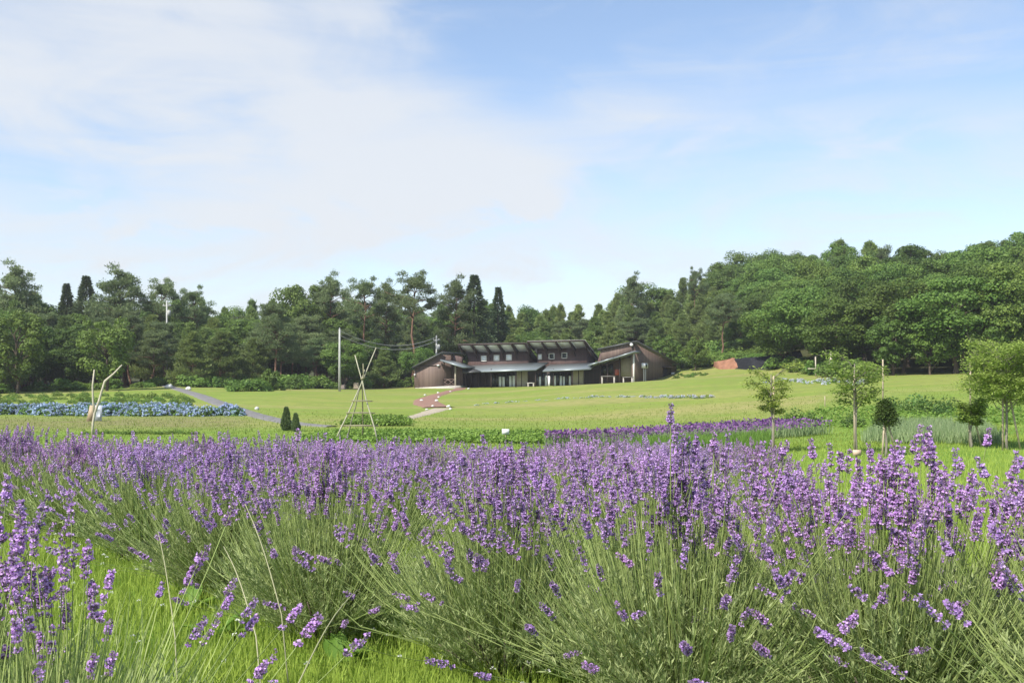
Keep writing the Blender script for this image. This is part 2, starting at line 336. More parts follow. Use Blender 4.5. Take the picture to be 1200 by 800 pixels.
def ribbon(name, cps, widths, mat, off=.05, step=.5):
    """a path draped over the ground along its centre line"""
    cps = np.array([c[:2] for c in cps]); seg = np.r_[0, np.cumsum(np.linalg.norm(np.diff(cps, axis=0), axis=1))]
    s = np.arange(0, seg[-1], step); cx = np.interp(s, seg, cps[:, 0]); cy = np.interp(s, seg, cps[:, 1]); wd = np.interp(s, seg, widths)
    k = np.ones(5) / 5; cx[2:-2] = np.convolve(cx, k, 'valid'); cy[2:-2] = np.convolve(cy, k, 'valid')
    t = nrm(np.stack([np.gradient(cx), np.gradient(cy)], -1)); nn = np.stack([-t[:, 1], t[:, 0]], -1)
    wd = wd * (1 + .06 * rng.normal(size=len(s)))
    V = []; m = 7
    for j in range(m):
        q = np.stack([cx, cy], -1) + nn * (wd * (j / (m - 1) - .5))[:, None]
        V.append(np.column_stack([q, ground(q[:, 0], q[:, 1]) + off * (1 if 0 < j < m - 1 else -.3)]))
    V = np.stack(V, 1).reshape(-1, 3); ii = np.arange(len(s) * m).reshape(len(s), m)
    Q = np.stack([ii[:-1, :-1], ii[:-1, 1:], ii[1:, 1:], ii[1:, :-1]], -1).reshape(-1, 4)
    b = MB(); b.add(V, Q=Q, tint=.5); return tag(b.obj(name, mat, smooth=True), kind='structure')
GRAVEL = solid('grey_gravel', (0.20, 0.19, 0.18), .95, .35, 2.5, bump=.5)
REDPATH = solid('red_paving', (0.27, 0.15, 0.105), .9, .25, 3, bump=.3)
PALEPATH = solid('pale_path', (0.40, 0.34, 0.25), .9, .25, 3, bump=.3)
ribbon('gravel_path', [gpix(p, q) for p, q in ((176, 451.5), (200, 453.5), (235, 464), (262, 474), (290, 484), (318, 491), (350, 497), (392, 500.5))], [1.2, 1.3, 1.5, 1.6, 1.6, 1.5, 1.3, .8], GRAVEL, .06)
ribbon('paved_path', [gpix(p, q) for p, q in ((540, 455), (525, 459), (509, 464), (498, 469), (502, 474), (515, 478))], [1.6, 1.2, 1.5, 2.2, 2.7, 2.4], REDPATH, .07, .35)
ribbon('pale_path', [gpix(p, q) for p, q in ((517, 479), (500, 484), (484, 488.5), (478, 491))], [1.6, 1.2, .9, .6], PALEPATH, .05, .35)

# ------------------------------------------------------------------ the lodge
TH = R(25); E1 = np.array([math.cos(TH), -math.sin(TH)]); E2 = np.array([math.sin(TH), math.cos(TH)])
OB = np.array([at(541, 0, 125)[0], 125.0]); ZB = -0.45
def Fp(px, py, v):
    a = (px - CX) / F; Y = (v + OB @ E2) / (a * E2[0] + E2[1]); return float((np.array([a * Y, Y]) - OB) @ E1), float((HZ - py) / F * Y - ZB)
def Sp(px, py, u):
    a = (px - CX) / F; Y = (u + OB @ E1) / (a * E1[0] + E1[1]); return float((np.array([a * Y, Y]) - OB) @ E2), float((HZ - py) / F * Y - ZB)
lodge = thing('timber_lodge', (OB[0], OB[1], ZB), 'long dark brown timber lodge with raised clerestory and pale metal canopies on the grassy rise', 'building', rz=-TH)
WOOD = planks('dark_boards', (0.072, 0.042, 0.037), (0.135, 0.082, 0.07))
WOOD_SHADE = planks('shaded_boards', (0.028, 0.020, 0.018), (0.055, 0.036, 0.03))  # ground-floor boards with the shadow under the canopies put into their colour
WOOD2 = planks('weathered_boards', (0.115, 0.075, 0.062), (0.22, 0.155, 0.125))
POLEG = solid('grey_timber', (0.22, 0.21, 0.19), .8, .2)
TRIM = solid('dark_trim', (0.055, 0.036, 0.03), .7, .3)
ROOF = solid('dark_roof_sheet', (0.085, 0.085, 0.085), .5, .25, metal=.2)
ROOFL = solid('pale_roof_sheet', (0.23, 0.26, 0.265), .38, .12, metal=.35)
ROOF_LIT = solid('sunlit_roof_sheet', (0.62, 0.63, 0.62), .35, .12, metal=.2)  # sunlight on the second clerestory roof painted in as a near-white sheet
SOFF = solid('pale_soffit', (0.60, 0.60, 0.58), .7, .1)
BEIGE = solid('beige_render', (0.40, 0.35, 0.27), .85, .15)
CREAM = solid('cream_frame', (0.68, 0.65, 0.58), .6, .1)
CONC = solid('concrete', (0.50, 0.46, 0.40), .9, .2, bump=.2)
WHITE = solid('white_paint', (0.75, 0.75, 0.73), .5, .08)
CURT = solid('white_curtain', (0.8, 0.81, 0.8), .85, .12, 8, stretch=(6, 6, .3))
GLASS, gt_, gp_ = newmat('window_glass'); gp_.inputs['Base Color'].default_value = (.02, .024, .026, 1); gp_.inputs['Roughness'].default_value = .06; gp_.inputs['Specular IOR Level'].default_value = .6
DARK = solid('dark_interior', (0.03, 0.026, 0.024), .8, .3)
REDP = solid('red_paint', (0.36, 0.09, 0.05), .6, .2)
def pf(poly, v0, v1, name, mat, parent=lodge):
    """an upright panel traced on the front plane v0 and given real depth"""
    P = [Fp(x, y, v0) for x, y in poly]; n = len(P); V = [(u, v0, z) for u, z in P] + [(u, v1, z) for u, z in P]; b = MB()
    return prism(b, V, n).obj(name, mat, parent)
def prism(b, V, n):
    V = np.array(V); c0 = V[:n].mean(0); c1 = V[n:].mean(0); V = np.vstack([V, c0, c1]); T = []; Q = []
    for i in range(n):
        j = (i + 1) % n; T += [(2 * n, i, j), (2 * n + 1, n + j, n + i)]; Q.append((i, n + i, n + j, j))
    b.add(V, Q=Q, T=T, tint=.5); return b
def ps(poly, u0, u1, name, mat, parent=lodge):
    P = [Sp(x, y, u0) for x, y in poly]; n = len(P); V = [(u0, v, z) for v, z in P] + [(u1, v, z) for v, z in P]; b = MB()
    return prism(b, V, n).obj(name, mat, parent)
def slab(c4, th, name, mat, parent=lodge):
    c = np.array(c4, float); b = MB(); hexa(b, np.vstack([c - [0, 0, th], c])); return b.obj(name, mat, parent)
def bx(u0, u1, v0, v1, z0, z1, name, mat, parent=lodge):
    b = MB(); box(b, u0, u1, v0, v1, z0, z1); return b.obj(name, mat, parent)
def window(px, py, wpx, hpx, v, pane, frame=CREAM, fw=.09, mull=0):
    u0, z0 = Fp(px - wpx / 2, py + hpx / 2, v); u1, z1 = Fp(px + wpx / 2, py - hpx / 2, v)
    b = MB()
    box(b, u0, u1, v - .06, v + .04, z1 - fw, z1); box(b, u0, u1, v - .06, v + .04, z0, z0 + fw)
    box(b, u0, u0 + fw, v - .058, v + .04, z0 + fw, z1 - fw); box(b, u1 - fw, u1, v - .058, v + .04, z0 + fw, z1 - fw)
    for i in range(mull):
        x = u0 + (u1 - u0) * (i + 1) / (mull + 1); box(b, x - fw / 2, x + fw / 2, v - .057, v + .04, z0 + fw, z1 - fw)
    fr = b.obj('window', frame, lodge)
    bx(u0 + fw, u1 - fw, v - .02, v + .035, z0 + fw, z1 - fw, 'pane', pane, fr)
# annexe (shed on the end) with its porch
pf([(485.5, 429.3), (517, 413.6), (517, 458), (485.5, 458)], -1.0, 4.5, 'wall', WOOD2)
pf([(482.3, 430.0), (518, 412.0), (518, 413.4), (482.3, 431.6)], -1.6, 5.0, 'roof', ROOF)
u_, z_ = Fp(487, 428.5, -1.04); bx(Fp(486, 0, -1.04)[0], Fp(516, 0, -1.04)[0], -1.05, -1.003, z_ - .07, z_ + .05, 'batten', TRIM)
pf([(486.5, 454.2), (533, 451.6), (533, 459), (486.5, 459)], -1.35, 2.0, 'plinth', CONC)
pf([(517.3, 413.4), (541, 418), (541, 431), (517.3, 423)], 1.6, 2.0, 'wall', WOOD)
pf([(517.3, 423), (542, 431), (542, 458), (517.3, 458)], 2.05, 2.3, 'wall', WOOD2)
pf([(517.5, 431), (526, 431), (526, 452), (517.5, 452)], 1.98, 2.04, 'door', DARK)
pf([(515.8, 421.2), (542, 429.6), (542, 431.2), (515.8, 422.7)], -1.7, 2.0, 'roof', ROOFL)
pf([(532.7, 428), (534.1, 428.5), (534.1, 455), (532.7, 455)], -.6, -.45, 'post', BEIGE)
b = MB()
for a_, c_ in (((517.6, 444.6), (532.8, 444.2)), ((517.6, 451.0), (532.8, 450.5)), ((517.6, 450.8), (525, 444.6)), ((517.6, 444.8), (525, 450.8)), ((525, 450.8), (532.6, 444.6)), ((525, 444.6), (532.6, 450.6))):
    p0 = Fp(*a_, -.5); p1 = Fp(*c_, -.5); tube(b, [(p0[0], -.5, p0[1]), (p1[0], -.5, p1[1])], .045, 5)
b.obj('railing', WOOD2, lodge)
# main hall, ground floor
u0 = Fp(541.5, 0, 2.2)[0]; u1 = Fp(704, 0, 2.2)[0]
pf([(541.5, 430), (704, 427), (704, 462), (541.5, 462)], 2.2, 9.0, 'wall', WOOD_SHADE)
for x in (545, 552, 560, 568): pf([(x, 436), (x + 1, 436), (x + 1, 456), (x, 456)], 1.9, 2.1, 'post', TRIM)
def opening(x0, x1, y0, y1, mull, light):
    pf([(x0, y0), (x1, y0), (x1, y1), (x0, y1)], 2.10, 2.16, 'window', TRIM)
    w_ = (x1 - x0) / (mull)
    for i in range(mull):
        a = x0 + w_ * i + .35; c = x0 + w_ * (i + 1) - .35
        o = pf([(a, y0 + .6), (c, y0 + .6), (c, y1 - .4), (a, y1 - .4)], 2.06, 2.095, 'pane', GLASS)
        if light[i % len(light)]:
            f0 = light[i % len(light)]
            pf([(a + .2, y0 + f0), (c - .2, y0 + f0), (c - .2, y1 - .6), (a + .2, y1 - .6)], 2.03, 2.055, 'curtain', CURT)
opening(576, 604, 437.5, 453.5, 7, [0, 0, 3.5, 4, 0, 3, 2.5])
opening(627.5, 669.5, 437, 453, 12, [0, 4, 0, 3, 3.5, 0, 3, 0, 3.2, 4, 0, 3.4])
pf([(604.3, 433.5), (618, 433), (618, 456), (604.3, 456)], 1.9, 2.15, 'wall_panel', BEIGE)
pf([(610.8, 434), (611.4, 434), (611.4, 455), (610.8, 455)], 1.86, 1.895, 'downpipe', TRIM)
pf([(669.8, 432), (683.5, 431.6), (683.5, 452), (669.8, 452)], 1.85, 2.15, 'wall_panel', BEIGE)
pf([(677.5, 432), (678.4, 432), (678.4, 452), (677.5, 452)], 1.8, 1.845, 'post', TRIM)
for x in (575, 604, 627, 648, 670): pf([(x, 432), (x + .9, 432), (x + .9, 455), (x, 455)], .2, .34, 'post', TRIM)
# canopies
def canopy(tl, tr, br, bl, vt, vb, mat, th=.16):
    c = []
    for (x, y), v in ((bl, vb), (br, vb), (tr, vt), (tl, vt)):
        u, z = Fp(x, y, v); c.append((u, v, z))
    return slab(c, th, 'canopy', mat)
canopy((543, 428.5), (643, 424.0), (628, 432.6), (564, 434.8), 3.0, -.3, ROOFL)
canopy((541.5, 428.7), (548, 428.4), (563.6, 434.8), (541.5, 436), 2.95, -.32, ROOF)
canopy((644, 427.0), (700, 424.5), (692, 431.6), (636, 434.2), 3.0, -.3, ROOFL)
# clerestory sections
def clerestory(xa, xb, ytop_a, ytop_b, ywall_b, vw, vf, xr, yr, rmat, npan, wins):
    uL, zfL = Fp(xa, ytop_a, vf); uR, zfR = Fp(xb, ytop_b, vf); zf = (zfL + zfR) / 2
    zw = Fp((xa + xb) / 2, ywall_b, vw)[1]
    slope = (zf - zw) / (vw - vf)
    vb = 10.0
    if xr: vb, zb = Sp(xr, yr, uR)
    else: zb = zf - slope * (vb - vf)
    slope = (zf - zb) / (vb - vf)
    zw = zf - slope * (vw - vf)
    il = .55
    # side and front walls
    b = MB(); V = []
    prof = [(vw, 2.0), (vw, zw - .12), (vb - .3, zb - .0), (vb - .3, 2.0)]
    prism(b, [(uL + il, v, z) for v, z in prof] + [(uR - il, v, z) for v, z in prof], 4); b.obj('wall', WOOD, lodge)
    slab([(uL, vf, zf), (uR, vf, zf), (uR, vb, zb), (uL, vb, zb)], .14, 'roof', rmat)
    slab([(uL, vf - .05, zf - .02), (uR, vf - .05, zf - .02), (uR, vf - .003, zf - .02), (uL, vf - .003, zf - .02)], .20, 'fascia', TRIM)
    d = np.array([0, vw - vf, zw - zf])
    for i in range(npan):
        a = uL + (uR - uL) * (i + .14) / npan; c = uL + (uR - uL) * (i + .86) / npan
        slab([(a, vf + .15, zf - .16 - slope * .15), (c, vf + .15, zf - .16 - slope * .15), (c, vw - .12, zw - .16 + slope * .12), (a, vw - .12, zw - .16 + slope * .12)], .04, 'soffit_panel', SOFF)
    for i in range(npan + 1):
        x = uL + .12 + (uR - uL - .24) * i / npan
        bb = MB(); hexa(bb, [(x - .09, vf + .02, zf - .38), (x + .09, vf + .02, zf - .38), (x + .09, vw, zw - .38), (x - .09, vw, zw - .38),
                             (x - .09, vf + .02, zf - .15), (x + .09, vf + .02, zf - .15), (x + .09, vw, zw - .15), (x - .09, vw, zw - .15)])
        tube(bb, [(x, vf + .55, zf - .42 - slope * .5), (x, vw + .02, zw - 1.05)], .07, 5)
        bb.obj('rafter', TRIM, lodge)
    for x, y, cur in wins: window(x, y, 6.6, 7.0, vw - .02, CURT if cur else GLASS)
    return uR, zf, zw, vb, zb
clerestory(536.5, 616.5, 403.2, 400.6, 411.2, 3.0, 1.3, None, None, ROOF, 5, [(567, 420, 1), (582, 419.3, 1), (596.5, 418.6, 1)])
uR2, *_ = clerestory(617.5, 685.5, 400.0, 397.2, 408.2, 3.6, 1.7, 703.5, 421.5, ROOF_LIT, 4, [(646.5, 417.3, 0), (661.5, 416.5, 0)])
window(632.8, 418, 4.5, 6.4, 3.58, CURT)
slab([(uR2 - .02, 1.75, Fp(685.5, 398.5, 1.7)[1] - .05), (uR2 + .06, 1.75, Fp(685.5, 398.5, 1.7)[1] - .05), (uR2 + .06, Sp(703.5, 421.5, uR2)[0], Sp(703.5, 422.5, uR2)[1]), (uR2 - .02, Sp(703.5, 421.5, uR2)[0], Sp(703.5, 422.5, uR2)[1])], .2, 'bargeboard', TRIM)
# wing with tall side wall
VW = 1.0
uc = Fp(743, 0, VW)[0]; ul = Fp(704, 0, VW)[0]
pf([(704, 409.8), (743, 400.4), (743, 411.8), (704, 423.5)], VW, VW + .25, 'wall', WOOD2)
vbk, zbk = Sp(796.5, 425.6, uc + .5); zfr = Fp(743, 400.2, VW)[1]; zfl = Fp(704, 409.4, VW)[1]
slab([(ul - .3, VW - .35, zfl + .1), (uc + .45, VW - .35, zfr + .12), (uc + .45, vbk, zbk), (ul - .3, vbk, zbk - .84)], .16, 'roof', ROOF)
ps([(743, 400.9), (792.8, 424.6), (792.8, 454), (743, 454)], uc, uc - .3, 'wall', WOOD2)
pf([(704, 412), (743, 406), (743, 454), (690, 454)], VW + 1.7, VW + 2.0, 'wall', WOOD)
for (x0, y0), (x1, y1), dv in (((688.5, 427.4), (701, 423.6), -.3), ((699, 424.6), (719, 418.4), -.2), ((717, 419.4), (743.5, 411.0), -.1)):
    pf([(x0, y0), (x1, y1), (x1, y1 + 1.7), (x0, y0 + 1.7)], VW + dv - .9, VW + 1.6, 'canopy', ROOFL)
pf([(741.6, 412.6), (743.2, 412.2), (743.2, 454), (741.6, 454)], VW - .06, VW + .2, 'post', CREAM)
for x, y in ((703, 425), (711.5, 422), (725.4, 417.5)): pf([(x, y), (x + 1, y), (x + 1, 454), (x, 454)], VW, VW + .15, 'post', TRIM)
pf([(727.5, 420), (741, 418), (741, 441), (727.5, 441)], VW + 1.45, VW + 1.65, 'shutter', BEIGE)
pf([(712, 427), (718, 426), (718, 438.5), (712, 438.5)], VW + 1.6, VW + 1.68, 'window', GLASS)
pf([(704.5, 429), (710.5, 428), (710.5, 438.5), (704.5, 438.5)], VW + 1.6, VW + 1.68, 'window', GLASS)
pf([(720.5, 432.6), (725.3, 432.3), (725.3, 439.5), (720.5, 439.5)], VW + .3, VW + .5, 'notice_panel', REDP)
b = MB(); v_, z_ = Sp(0, 0, 0) if False else (0, 0)
u_, z_ = Fp(740, 403.8, VW - .1)
tube(b, [(u_ + .05, VW - .35, z_), (u_ + .05, VW - .02, z_)], [.17, .17], 20); b.obj('round_vent', WHITE, lodge)
v_, z_ = Sp(773, 417.2, uc); bx(uc, uc + .18, v_ - .1, v_ + .1, z_ - .08, z_ + .08, 'wall_lamp', WHITE)
v0_, z0_ = Sp(777, 446, uc); v1_, z1_ = Sp(786, 431.5, uc)
dr = bx(uc + .002, uc + .06, v0_, v1_, 0, z1_, 'door', DARK); bx(uc + .06, uc + .10, v1_ - .35, v1_ - .22, z1_ - 1.1, z1_ - .95, 'handle', WHITE, dr)
bx(uc + .002, uc + .7, v0_ - .5, v1_ + .2, z1_ + .05, z1_ + .16, 'door_hood', TRIM)
v_, z_ = Sp(485, 0, 0)
u_, z_ = Fp(486, 439, -1.1); bx(u_ - .05, u_ + .12, -1.2, -1.003, z_ - .1, z_ + .1, 'wall_lamp', WHITE)
u_, z_ = Fp(513.5, 428, -1.1); bx(u_ - .12, u_ + .2, -1.25, -1.003, z_ - .08, z_ + .08, 'wall_lamp', WHITE)
def lw(u, v, z=0.0):
    p = OB + E1 * u + E2 * v; return np.array([p[0], p[1], ZB + z])
# things standing at the lodge
v_, z_ = Sp(755, 428.5, uc + .5)
acu = thing('air_conditioner', lw(uc + .55, v_), 'white air conditioning unit raised on a stand beside the tall side wall of the lodge', 'air conditioner', rz=-TH)
b = MB(); box(b, -.16, .16, -.85, .85, z_ - .27, z_ + .30); b.obj('casing', WHITE, acu)
b = MB(); tube(b, [(.165, .12, z_), (.19, .12, z_)], .24, 16); b.obj('fan_grille', DARK, acu)
for y_ in (-.35, .35):
    b = MB(); box(b, -.05, .05, y_ - .05, y_ + .05, 0, z_ - .27); b.obj('leg', CREAM, acu)
v_, z_ = Sp(789.5, 440, uc + .4)
mb_ = thing('meter_box', lw(uc + .3, v_), 'small white utility cabinet on a post by the far corner of the lodge side wall', 'cabinet', rz=-TH)
b = MB(); box(b, -.15, .15, -.45, .45, z_ - .25, z_ + .42); b.obj('cabinet_body', WHITE, mb_)
b = MB(); box(b, -.06, .06, -.08, .08, 0, z_ - .25); b.obj('leg', CONC, mb_)
for k, (x0, x1) in enumerate(((618.5, 626.5), (705, 721), (730, 742))):
    v = 1.0 if k == 0 else .2
    ua = Fp(x0, 0, v)[0]; ub = Fp(x1, 0, v)[0]; zt = Fp(x0, (448.3, 440.5, 441.5)[k], v)[1]
    t_ = thing('bench', lw(ua, v), ('pale bench against the brown wall between the two glazed fronts', 'long grey bench under the stepped porch canopy of the lodge', 'short pale bench beside the pale shutter on the lodge porch')[k], 'bench', rz=-TH)
    b = MB(); box(b, 0, ub - ua, -.22, .22, zt - .07, zt); b.obj('seat', (CREAM, POLEG, POLEG)[k], t_)
    for q in (.1, ub - ua - .1):
        b = MB(); box(b, q - .05, q + .05, -.18, .18, 0, zt - .07); b.obj('leg', CONC, t_)

# utility poles and the wire between them
POLE = solid('pole_concrete', (0.42, 0.42, 0.39), .85, .2)
def pole(px, ytop, Y, label, arm, r=.15):
    g_ = at(px, ytop, Y); z0 = gz(g_[0], Y); t_ = thing('utility_pole', (g_[0], Y, z0), label, 'utility pole')
    h = g_[2] - z0; b = MB(); tube(b, [(0, 0, -.3), (0, 0, h * .5), (0, 0, h)], [r * 1.0, r * .85, r * .65], 10); b.obj('shaft', POLE, t_)
    b = MB()
    if arm:
        box(b, -arm, arm, -.06, .06, h - .7, h - .6)
        for x in (-arm * .8, 0.25, arm * .8): tube(b, [(x, 0, h - .6), (x, 0, h - .42)], [.06, .04], 6)
        b2 = MB(); tube(b2, [(.28, 0, h - 1.9), (.28, 0, h - 1.2)], .2, 10); b2.obj('transformer', POLE, t_)
    else: tube(b, [(0, 0, h), (0, 0, h + .15)], [.1, .03], 8)
    b.obj('crossarm' if arm else 'cap', POLE, t_)
    return g_
p1 = pole(398, 385.5, 112, 'plain grey utility pole standing at the wood edge behind the pole tripod', 0)
p2 = pole(511.5, 393, 134, 'grey utility pole rising behind the end shed of the lodge', .45, .14)
p3 = pole(195.5, 352, 123, 'tall grey utility pole with crossarm rising among the trees beyond the gravel path', .5, .13)
WIRE = solid('wire', (0.38, 0.38, 0.38), .6, .1)
b = MB()
for dz in (0, -.5):
    t_ = np.linspace(0, 1, 24); P = p1 + (p2 - p1) * t_[:, None]; P[:, 2] += dz - .2 - 4 * 1.4 * t_ * (1 - t_)
    tube(b, P, .028, 4)
tag(b.obj('power_line', WIRE), 'thin sagging double wire between the plain pole and the pole behind the lodge', 'cable')

# ------------------------------------------------------------------ trees
def trunk_tube(mb, H, r0, sway=.25, top=.9, n=8):
    k = 9; z = np.linspace(-.3, H * top, k); x = np.cumsum(rng.normal(0, sway / 3, k)) ; y = np.cumsum(rng.normal(0, sway / 3, k)); x -= x[0]; y -= y[0]
    P = np.column_stack([x, y, z]); rad = r0 * (1 - np.linspace(0, 1, k) * .85); rad[0] *= 1.35; tube(mb, P, rad, n); return P
def limb(mb, a, b_, r, n=5, sag=.1):
    t = np.linspace(0, 1, 5)[:, None]; P = a + (b_ - a) * t; L_ = np.linalg.norm(b_ - a); P[:, 2] += (L_ * sag * np.sin(np.pi * t[:, 0]))
    P[1:-1] += rng.normal(0, L_ * .03, (3, 3)); tube(mb, P, r * (1 - .75 * t[:, 0]), n)
def crown_clusters(mb, C, rc, n, Ls, Ws, up=.3, flat=1.0):
    for c, r in zip(C, rc):
        d = rdir(n); d[:, 2] = np.where(rng.random(n) < .75, np.abs(d[:, 2]), d[:, 2])
        lumpy = rng.uniform(.55, 1.05, n)[:, None]
        P = c + d * r * lumpy * [1, 1, flat]
        Nn = nrm(d + rdir(n) * .7 + [0, 0, up]); D = nrm(np.cross(Nn, rdir(n)))
        leaves(mb, P - D * Ls * .5, D, Nn, rng.uniform(.7, 1.2, n) * Ls, rng.uniform(.7, 1.2, n) * Ws)
def broadleaf(H, Rr, ncl=95, nl=150, mat=L_BROAD, bark=BARK, Ls=.27, Ws=.2, base=.2):
    tm = MB(); cm = MB(); P = trunk_tube(tm, H, H * .02, .35, .72)
    cz = H * (base + 1) / 2; az_ = H * (1 - base) / 2
    d = rdir(ncl); r = rng.uniform(.5, 1, ncl) ** .6
    lob = 1 + .16 * np.sin(3 * np.arctan2(d[:, 1], d[:, 0]) + rng.uniform(0, 6)) + .1 * np.sin(5 * d[:, 2] + 2 * d[:, 0] * 3)
    C = np.column_stack([d[:, 0] * Rr * r * lob, d[:, 1] * Rr * r * lob, cz + d[:, 2] * az_ * r * .93])
    wide = 1 - .25 * np.clip((cz - C[:, 2]) / az_, 0, 1); C[:, :2] *= wide[:, None]
    rc = rng.uniform(.19, .36, ncl) * Rr
    crown_clusters(cm, C, rc, nl, Ls, Ws, .2, .95)
    for c in C[rng.choice(ncl, 16, False)]:
        a = P[np.clip(int((c[2] - 1.5) / H * 11), 1, 7)]; limb(tm, a, c, H * .008)
    return tm, cm, mat, bark, H
def youngpine(H, Rr, mat=L_PINE):
    tm = MB(); cm = MB(); P = trunk_tube(tm, H, H * .014, .12, .97)
    z = H * .10
    while z < H * .97:
        t = z / H; rr = Rr * (1 - t) ** .85 * rng.uniform(.8, 1.15) * (0.75 + .25 * min(1, t / .25)); nb = rng.integers(5, 8)
        for k in range(nb):
            a = rng.uniform(0, 2 * np.pi); ln = rr * rng.uniform(.7, 1.15); rise = ln * rng.uniform(.15, .55)
            o = np.array([0, 0, z]); e = np.array([math.cos(a) * ln, math.sin(a) * ln, z + rise]); tm_ = None
            limb(tm, o, e, .03 + .008 * ln, 4, -.08)
            for f in (.45, .7, .9, 1.05):
                c = o + (e - o) * f; n = 34; rad = .2 + .12 * ln
                Pn = c + rng.normal(0, rad * .55, (n, 3)) * [1, 1, .6]; D = nrm(nrm(e - o) * .8 + [0, 0, .8] + rdir(n) * .75)
                leaves(cm, Pn, D, rdir(n), rng.uniform(.28, .5, n), rng.uniform(.07, .13, n))
        z += H * rng.uniform(.035, .055)
    n = 60; Pn = np.column_stack([rng.normal(0, .12, n), rng.normal(0, .12, n), rng.uniform(H * .88, H * 1.0, n)]); leaves(cm, Pn, nrm(rdir(n) * .6 + [0, 0, 1]), rdir(n), .4, .09)
    return tm, cm, mat, PINEBARK, H
def redpine(H, Rr, base=.45, npad=34, mat=L_DPINE):
    tm = MB(); cm = MB(); P = trunk_tube(tm, H, H * .016, .5, .95)
    for i in range(npad):
        t = base + (1 - base) * (i + rng.random() * .7) / npad; a = i * 2.4 + rng.uniform(-.5, .5)
        ln = Rr * (1.05 - .75 * ((t - base) / (1 - base)) ** 1.6) * rng.uniform(.45, 1.1)
        k = min(int(t / .95 * 8), 8); o = P[k] * [1, 1, 0] + [0, 0, t * H * .97]; e = o + [math.cos(a) * ln, math.sin(a) * ln, rng.uniform(-.05, .5) * ln + .15]
        limb(tm, o, e, .05 + .015 * ln, 5, .05)
        for f, s in ((.5, .7), (.75, .8), (1.0, .8), (.85, .6)):
            c = o + (e - o) * f + rng.normal(0, .35, 3) * [1, 1, .8]; pr = (.5 + .17 * ln) * s * rng.uniform(.7, 1.2); n = int(190 * s)
            rr = np.sqrt(rng.random(n)) * pr; th = rng.uniform(0, 2 * np.pi, n)
            Pn = c + np.column_stack([rr * np.cos(th), rr * np.sin(th), .75 * np.sqrt(np.maximum(1 - (rr / pr) ** 2, 0)) * pr * rng.uniform(-.35, 1, n)]) + rng.normal(0, .1, (n, 3))
            leaves(cm, Pn, nrm(rdir(n) * .9 + [0, 0, .7]), rdir(n), rng.uniform(.2, .38, n), rng.uniform(.06, .12, n))
    c = np.array([*P[-1][:2], H * .96]); n = 200; leaves(cm, c + rng.normal(0, .35, (n, 3)) * [1, 1, .5], nrm(rdir(n) + [0, 0, .6]), rdir(n), .35, .12)
    return tm, cm, mat, PINEBARK, H
def cedar(H, Rr):
    tm = MB(); cm = MB(); trunk_tube(tm, H, H * .017, .05, .97)
    n = 9000; t = rng.random(n) ** 1.25 * .93 + .05; a = rng.uniform(0, 2 * np.pi, n); tier = np.sin(t * H * 3.4 + 2 * np.sin(a * 2) + a) * .26 + 1
    lobes = 1 + .3 * np.sin(a * 3 + t * 17) * np.sin(t * 41) + .12 * rng.normal(size=n)
    r = Rr * (1.0 - t) ** .95 * rng.uniform(.45, 1, n) ** .5 * tier * lobes
    P = np.column_stack([np.cos(a) * r, np.sin(a) * r, t * H]); out = np.column_stack([np.cos(a), np.sin(a), rng.uniform(-.5, .5, n)])
    leaves(cm, P, nrm(out + rdir(n) * .5), rdir(n), rng.uniform(.25, .5, n), rng.uniform(.1, .2, n))
    return tm, cm, L_CEDAR, BARK, H
def shrub(H, Rr, mat=L_BUSH, ncl=30, nl=90, Ls=.2, Ws=.13):
    tm = MB(); cm = MB()
    d = rdir(ncl); d[:, 2] = np.abs(d[:, 2]); C = d * [Rr, Rr, H * .8] * rng.uniform(.4, .95, (ncl, 1)); C[:, 2] += H * .06
    crown_clusters(cm, C, rng.uniform(.22, .36, ncl) * Rr, nl, Ls, Ws, .3, .9)
    for c in C[:8]: limb(tm, np.array([0, 0, -.1]), c, .03, 4)
    return tm, cm, mat, BARK, H
def variant(v, nm):
    tm, cm, mat, bark, H = v; return (tm.mesh(nm + '_trunk', bark, True), cm.mesh(nm + '_crown', mat), H)
VB = [variant(broadleaf(11, 3.9 + .3 * i, 76, 330, base=.14 + .05 * i), 'broadleaf') for i in range(4)]
VBL = [variant(broadleaf(8, 2.6, 60, 130, L_BROADL, Ls=.28, Ws=.2, base=.1), 'light_broadleaf') for i in range(2)]
VY = [variant(youngpine(9, 2.3 + .35 * i), 'young_pine') for i in range(4)]
L_PINEL = foliage('light_pine_needles', (0.15, 0.215, 0.06), (0.31, 0.39, 0.125), 0.45, vary=0.25, hue=0.012)
VYL = [variant(youngpine(9, 2.4 + .35 * i, L_PINEL), 'light_pine') for i in range(3)]
VR = [variant(redpine(13, 3.0 + .4 * i, .3 + .08 * i), 'red_pine') for i in range(4)]
VC = [variant(cedar(13, 3.0), 'cedar'), variant(cedar(13, 2.5), 'cedar')]
VS = [variant(shrub(1.6, 1.4), 'shrub'), variant(shrub(2.2, 1.3, Ls=.22), 'shrub'), variant(shrub(1.4, 1.7), 'shrub')]
VE = [variant(redpine(13, 3.8, .3, 34), 'tall_pine'), variant(redpine(13, 3.6, .62, 16), 'tall_pine')]
def plant(name, var, x, y, h, label, cat, group, wide=1.0, rz=None, lean=0, sink=.15, parts=('trunk', 'crown')):
    tr, cr, H = var; s = h / H
    o = thing(name, (x, y, gz(x, y) - sink), label, cat, group, rng.uniform(0, 6.28) if rz is None else rz, (s * wide, s * wide, s))
    if lean: o.rotation_euler[0] = lean
    link(parts[0], tr, o); link(parts[1], cr, o); return o
